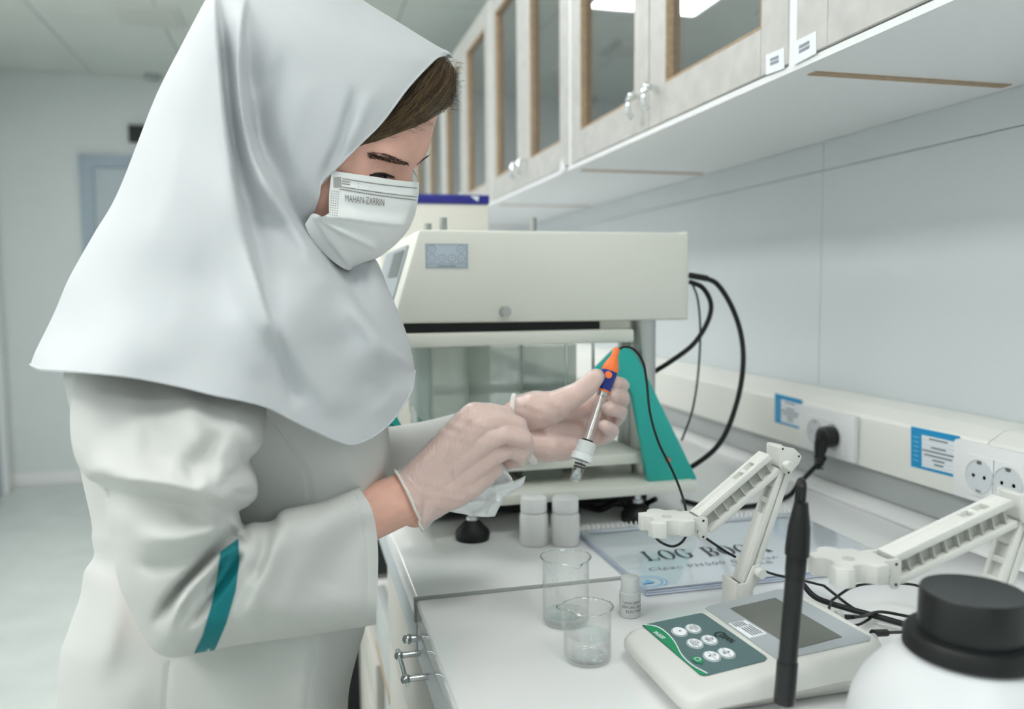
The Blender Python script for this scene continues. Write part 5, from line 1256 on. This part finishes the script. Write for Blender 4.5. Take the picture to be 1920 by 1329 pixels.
f_sl = [
    ([(150, 872), (210, 893), (300, 905), (385, 925), (450, 948)], 0.0210, 10, 34, (.15, .1)),
    ([(160, 900), (230, 925), (310, 940), (400, 962)], -0.0135, 30, 9, (.2, .3)),
    ([(205, 905), (200, 960), (212, 1030)], -0.0075, 10, 14, (.2, .2)),
    ([(463, 985), (420, 1015), (370, 1065), (315, 1125), (280, 1190)], -0.0195, 9, 15, (.04, .3)),
    ([(452, 1012), (400, 1060), (345, 1120), (320, 1185)], 0.0135, 9, 9, (.1, .3)),
    ([(455, 1030), (425, 1085), (375, 1150), (345, 1190)], -0.0105, 7, 7, (.1, .3)),
    ([(446, 965), (380, 1000), (300, 1010), (240, 990)], 0.0105, 22, 22, (.05, .3)),
    ([(440, 985), (370, 1040), (290, 1060), (235, 1050)], -0.0075, 16, 16, (.05, .3)),
    ([(300, 780), (290, 850), (330, 870)], -0.0075, 26, 26, (.3, .3)), ([(370, 720), (360, 800), (400, 850)], 0.0075, 30, 30, (.3, .3)),
    ([(420, 800), (380, 860), (340, 890)], -0.0090, 22, 14, (.3, .2)), ([(440, 870), (400, 900), (360, 900)], 0.0090, 18, 18, (.3, .3)),
    ([(250, 700), (240, 800), (200, 860)], 0.0060, 40, 40, (.3, .3)),
    ([(466, 866), (440, 890), (410, 895)], -0.0120, 12, 10, (.02, .4)), ([(482, 925), (455, 925), (430, 915)], -0.0090, 8, 8, (.05, .4)),
    ([(530, 960), (512, 1030), (480, 1110), (450, 1180)], 0.0120, 18, 26, (.1, .2)), ([(505, 985), (490, 1050), (468, 1100)], -0.0090, 12, 12, (.1, .3)),
    ([(650, 930), (590, 1010), (540, 1100), (500, 1180)], 0.0060, 40, 30, (.2, .2)), ([(690, 960), (640, 1040), (610, 1120)], -0.0060, 35, 30, (.2, .2)),
    ([(668, 925), (682, 1000), (688, 1080), (684, 1172)], -0.0018, 4, 4, (.02, .02)),
    ([(454, 1006), (422, 1042), (397, 1090), (386, 1135)], -.009, 5, 8, (.03, .4)), ([(448, 1002), (405, 1035), (350, 1085), (305, 1140)], -.008, 4, 7, (.03, .4)), ([(440, 992), (390, 1010), (340, 1015)], -.006, 5, 8, (.03, .5)), ([(470, 880), (440, 905), (400, 912)], -.006, 5, 7, (.03, .5)),
    ([(330, 960), (380, 975), (440, 975)], -0.0060, 14, 14, (.3, .1))]
sl = Relief(ol, W_sl, 62, f_sl, lambda q: ycs(q)-.022, 5)
sleeve = sl.build('sleeve', m_coat, lc)
def patch(rel, poly, off, m, name, par, step=5):
    r = Relief([(x, y, 'O') for x, y in poly], [(0, 0, 0.), (1, 0, 0.), (0, 1, 0.), (1, 1, 0.)], 1, [], .5, step)
    st = r.mesh(far=False)
    # re-evaluate on the carrier surface
    Vv, Ff = st; x_, y_ = proj(Vv); P_ = np.c_[x_, y_]
    return mesh_obj(name, onyv(P_, np.minimum(rel.nearY(P_)-off, 9)), Ff, m, par)
band = [(447, 1009), (449, 1050), (442, 1107), (424, 1169), (405, 1214), (402, 1219), (364, 1225), (381, 1190), (397, 1132), (409, 1070), (413, 1034)]
patch(sl, band, .0016, m_tealcloth, 'teal_band', lc, 4)
# ---- far sleeve
ax_ = [w3(430, 700, 1.06), w3(560, 880, 1.10), w3(700, 868, 1.075), w3(800, 850, 1.03), w3(880, 826, 1.0), w3(948, 806, .985)]
MB().tube(ax_, .052, 24, 8, r_end=.0335).build('sleeve', m_coat, lc)
pa, pb_ = w3(742, 862, 1.058), w3(753, 858, 1.053)
MB().lathe(pa, pb_, [(0, .0478), (.0035, .0478)], 40, False).build('teal_band', m_tealcloth, lc)
# collar / side seams, button
for pl_ in (([(498, 776), (543, 836), (573, 890), (584, 948)]), [(317, 1238), (312, 1290), (306, 1400)], [(591, 1192), (586, 1260), (577, 1340)]):
    MB().tube([coat.pt(x, y, .0) for x, y in spline([np.array(p, float) for p in pl_], 8)], .0005, 5, 1).build('seam', m_seam, lc)
MB().tube([sl.pt(x, y, .0) for x, y in spline([np.array(p, float) for p in ((668, 926), (682, 1000), (688, 1080), (685, 1172))], 8)], .0005, 5, 1).build('seam', m_seam, lc)
# trousers and shoes (below the frame)
for y in (YC-.085, YC+.085):
    MB().lathe((-.11, y, .75), (-.12, y, .08), [(0, .10), (.25, .085), (.5, .075), (.67, .08)], 24).build('trouser_leg', m_coat, per)
    MB().ball((-.06, y, .04), .045, (2.6, 1, .85), 3).build('shoe', m_white, per)
# ---- electrode in the left hand
e0, e1 = ony(1157, 652, .928), ony(1076.5, 905, .902)
el_ = thing('glass_electrode', 'glass electrode with orange cap held between gloved fingers', 'electrode', e1)
ad = e1-e0; Le = np.linalg.norm(ad); ad /= Le; ke = depth((e0+e1)/2)/F; t_ = lambda f: e0+ad*Le*f
MB().lathe(t_(0), t_(1), [(0, 4.5*ke), (.002*1, 6.2*ke), (Le*.07, 7.5*ke), (Le*.10, 11*ke), (Le*.14, 15*ke), (Le*.17, 16*ke), (Le*.185, 15*ke)], 32).build('cap', m_orange, el_)
bl_ = MB().lathe(t_(.18), t_(1), [(0, 15.4*ke), (Le*.03, 15.2*ke), (Le*.12, 13.2*ke), (Le*.14, 12.8*ke)], 32).build('grip', m_dblue, el_)
dcn = ony(1139, 700, .9); tt = t_(.215); dv = V(ORG)-V(tt); dv = (dv-V(ad)*dv.dot(V(ad))).normalized()
cc = V(tt)+dv*(14.6*ke); MB().lathe(cc, cc+dv*.0012, [(0, 7*ke), (.001, 6.6*ke), (.0012, 5*ke)], 24).build('orange_dot', m_orange, bl_)
MB().lathe(t_(.315), t_(1), [(0, 12.8*ke), (Le*.018, 12.4*ke)], 32).build('orange_ring', m_orange, el_)
MB().lathe(t_(.332), t_(1), [(0, 10*ke), (Le*.03, 9.6*ke)], 28).build('steel_ring', m_steel, el_)
mat('solid_glass', (240, 245, 245), .03, trans=1.0)
MB().lathe(t_(.35), t_(1), [(0, 10.6*ke), (Le*.345, 10.6*ke)], 40, False).build('glass_tube', m_tube, el_)
MB().lathe(t_(.35), t_(1), [(0, 4.6*ke), (Le*.345, 4.6*ke)], 24, False).build('inner_tube', m_tube, el_)
MB().lathe(t_(.36), t_(1), [(0, .7*ke), (Le*.33, .7*ke)], 10).build('silver_wire', m_steel, el_)
MB().lathe(t_(.688), t_(1), [(0, 10.8*ke), (Le*.012, 10.9*ke)], 28).build('o_ring', m_black, el_)
prof = [(0, 13*ke), (.001, 17*ke)]
for k_ in range(6): z = .0015+k_*.0022; prof += [(z, 18.6*ke), (z+.0013, 18.6*ke), (z+.0016, 17.4*ke), (z+.002, 17.4*ke)]
prof += [(Le*.095, 20.5*ke), (Le*.135, 21.5*ke), (Le*.14, 20*ke), (Le*.138, 15*ke), (Le*.12, 14*ke)]
MB().lathe(t_(.70), t_(1), prof, 40, False).build('threaded_collar', mat('collar_white', (226, 230, 230), .35), el_, 30)
MB().lathe(t_(.795), t_(1), [(0, 13*ke), (Le*.02, 14*ke), (Le*.021, 11*ke)], 28).build('o_ring', m_black, el_)
for f_ in (.86, .882): MB().lathe(t_(f_), t_(1), [(0, 10.2*ke), (.0008, 11*ke), (.0018, 10.2*ke)], 28).build('o_ring', m_black, el_)
MB().lathe(t_(.83), t_(1), [(0, 10.4*ke), (Le*.12, 10.6*ke), (Le*.15, 10.2*ke), (Le*.165, 7*ke), (Le*.17, .1*ke)], 32, False).build('glass_stem', m_tube, el_)
MB().lathe(t_(.82), t_(1), [(0, 4*ke), (Le*.09, 4*ke), (Le*.10, 7*ke), (Le*.13, 8.2*ke), (Le*.155, 7*ke), (Le*.165, 1*ke)], 24).build('glass_bulb', MATS['solid_glass'], el_)
# ---- tissue in the right hand
ol = [(838, 935, 'O'), (870, 905, 'o'), (905, 885, 'o'), (930, 862, 'O'), (945, 872, 'o'), (962, 902, 'O'), (986, 892, 'O'), (981, 908, 'o'), (972, 917, 'O'), (950, 930, 'o'), (938, 948, 'o'), (928, 968, 'O'), (905, 969, 'o'), (870, 964, 'o'), (836, 958, 'O'), (815, 958, 'o'), (800, 955, 'O'), (815, 940, 'o')]
ts = Relief(ol, [(800, 950, .004), (900, 900, .006), (980, 895, .004), (900, 960, .005)], 30, [
    ([(860, 930), (905, 915), (962, 905)], .010, 10, 5, (.1, .05)), ([(925, 870), (955, 892), (968, 912)], .012, 6, 10, (.1, .1)), ([(840, 945), (900, 940), (945, 932)], .009, 9, 5, (.1, .1)),
    ([(880, 960), (905, 945), (915, 930)], -.008, 6, 9, (.1, .2)), ([(900, 900), (930, 925), (935, 950)], .008, 8, 5, (.2, .1)), ([(915, 966), (925, 945), (940, 938)], .007, 5, 5, (.1, .1)), ([(820, 950), (850, 955), (880, 950)], .006, 5, 7, (.1, .1)),
    ([(985, 893), (960, 915), (930, 925)], .008, 4, 7, (.02, .3))], .893, 3.5)
tv, tf_ = ts.mesh(far=False)
tis = thing('tissue', 'crumpled white tissue hanging from the lower hand', 'tissue', ts.pt(900, 930))
o_ = mesh_obj('sheet', tv, tf_, m_tissue, tis); sm = o_.modifiers.new('thick', 'SOLIDIFY'); sm.thickness = .0008
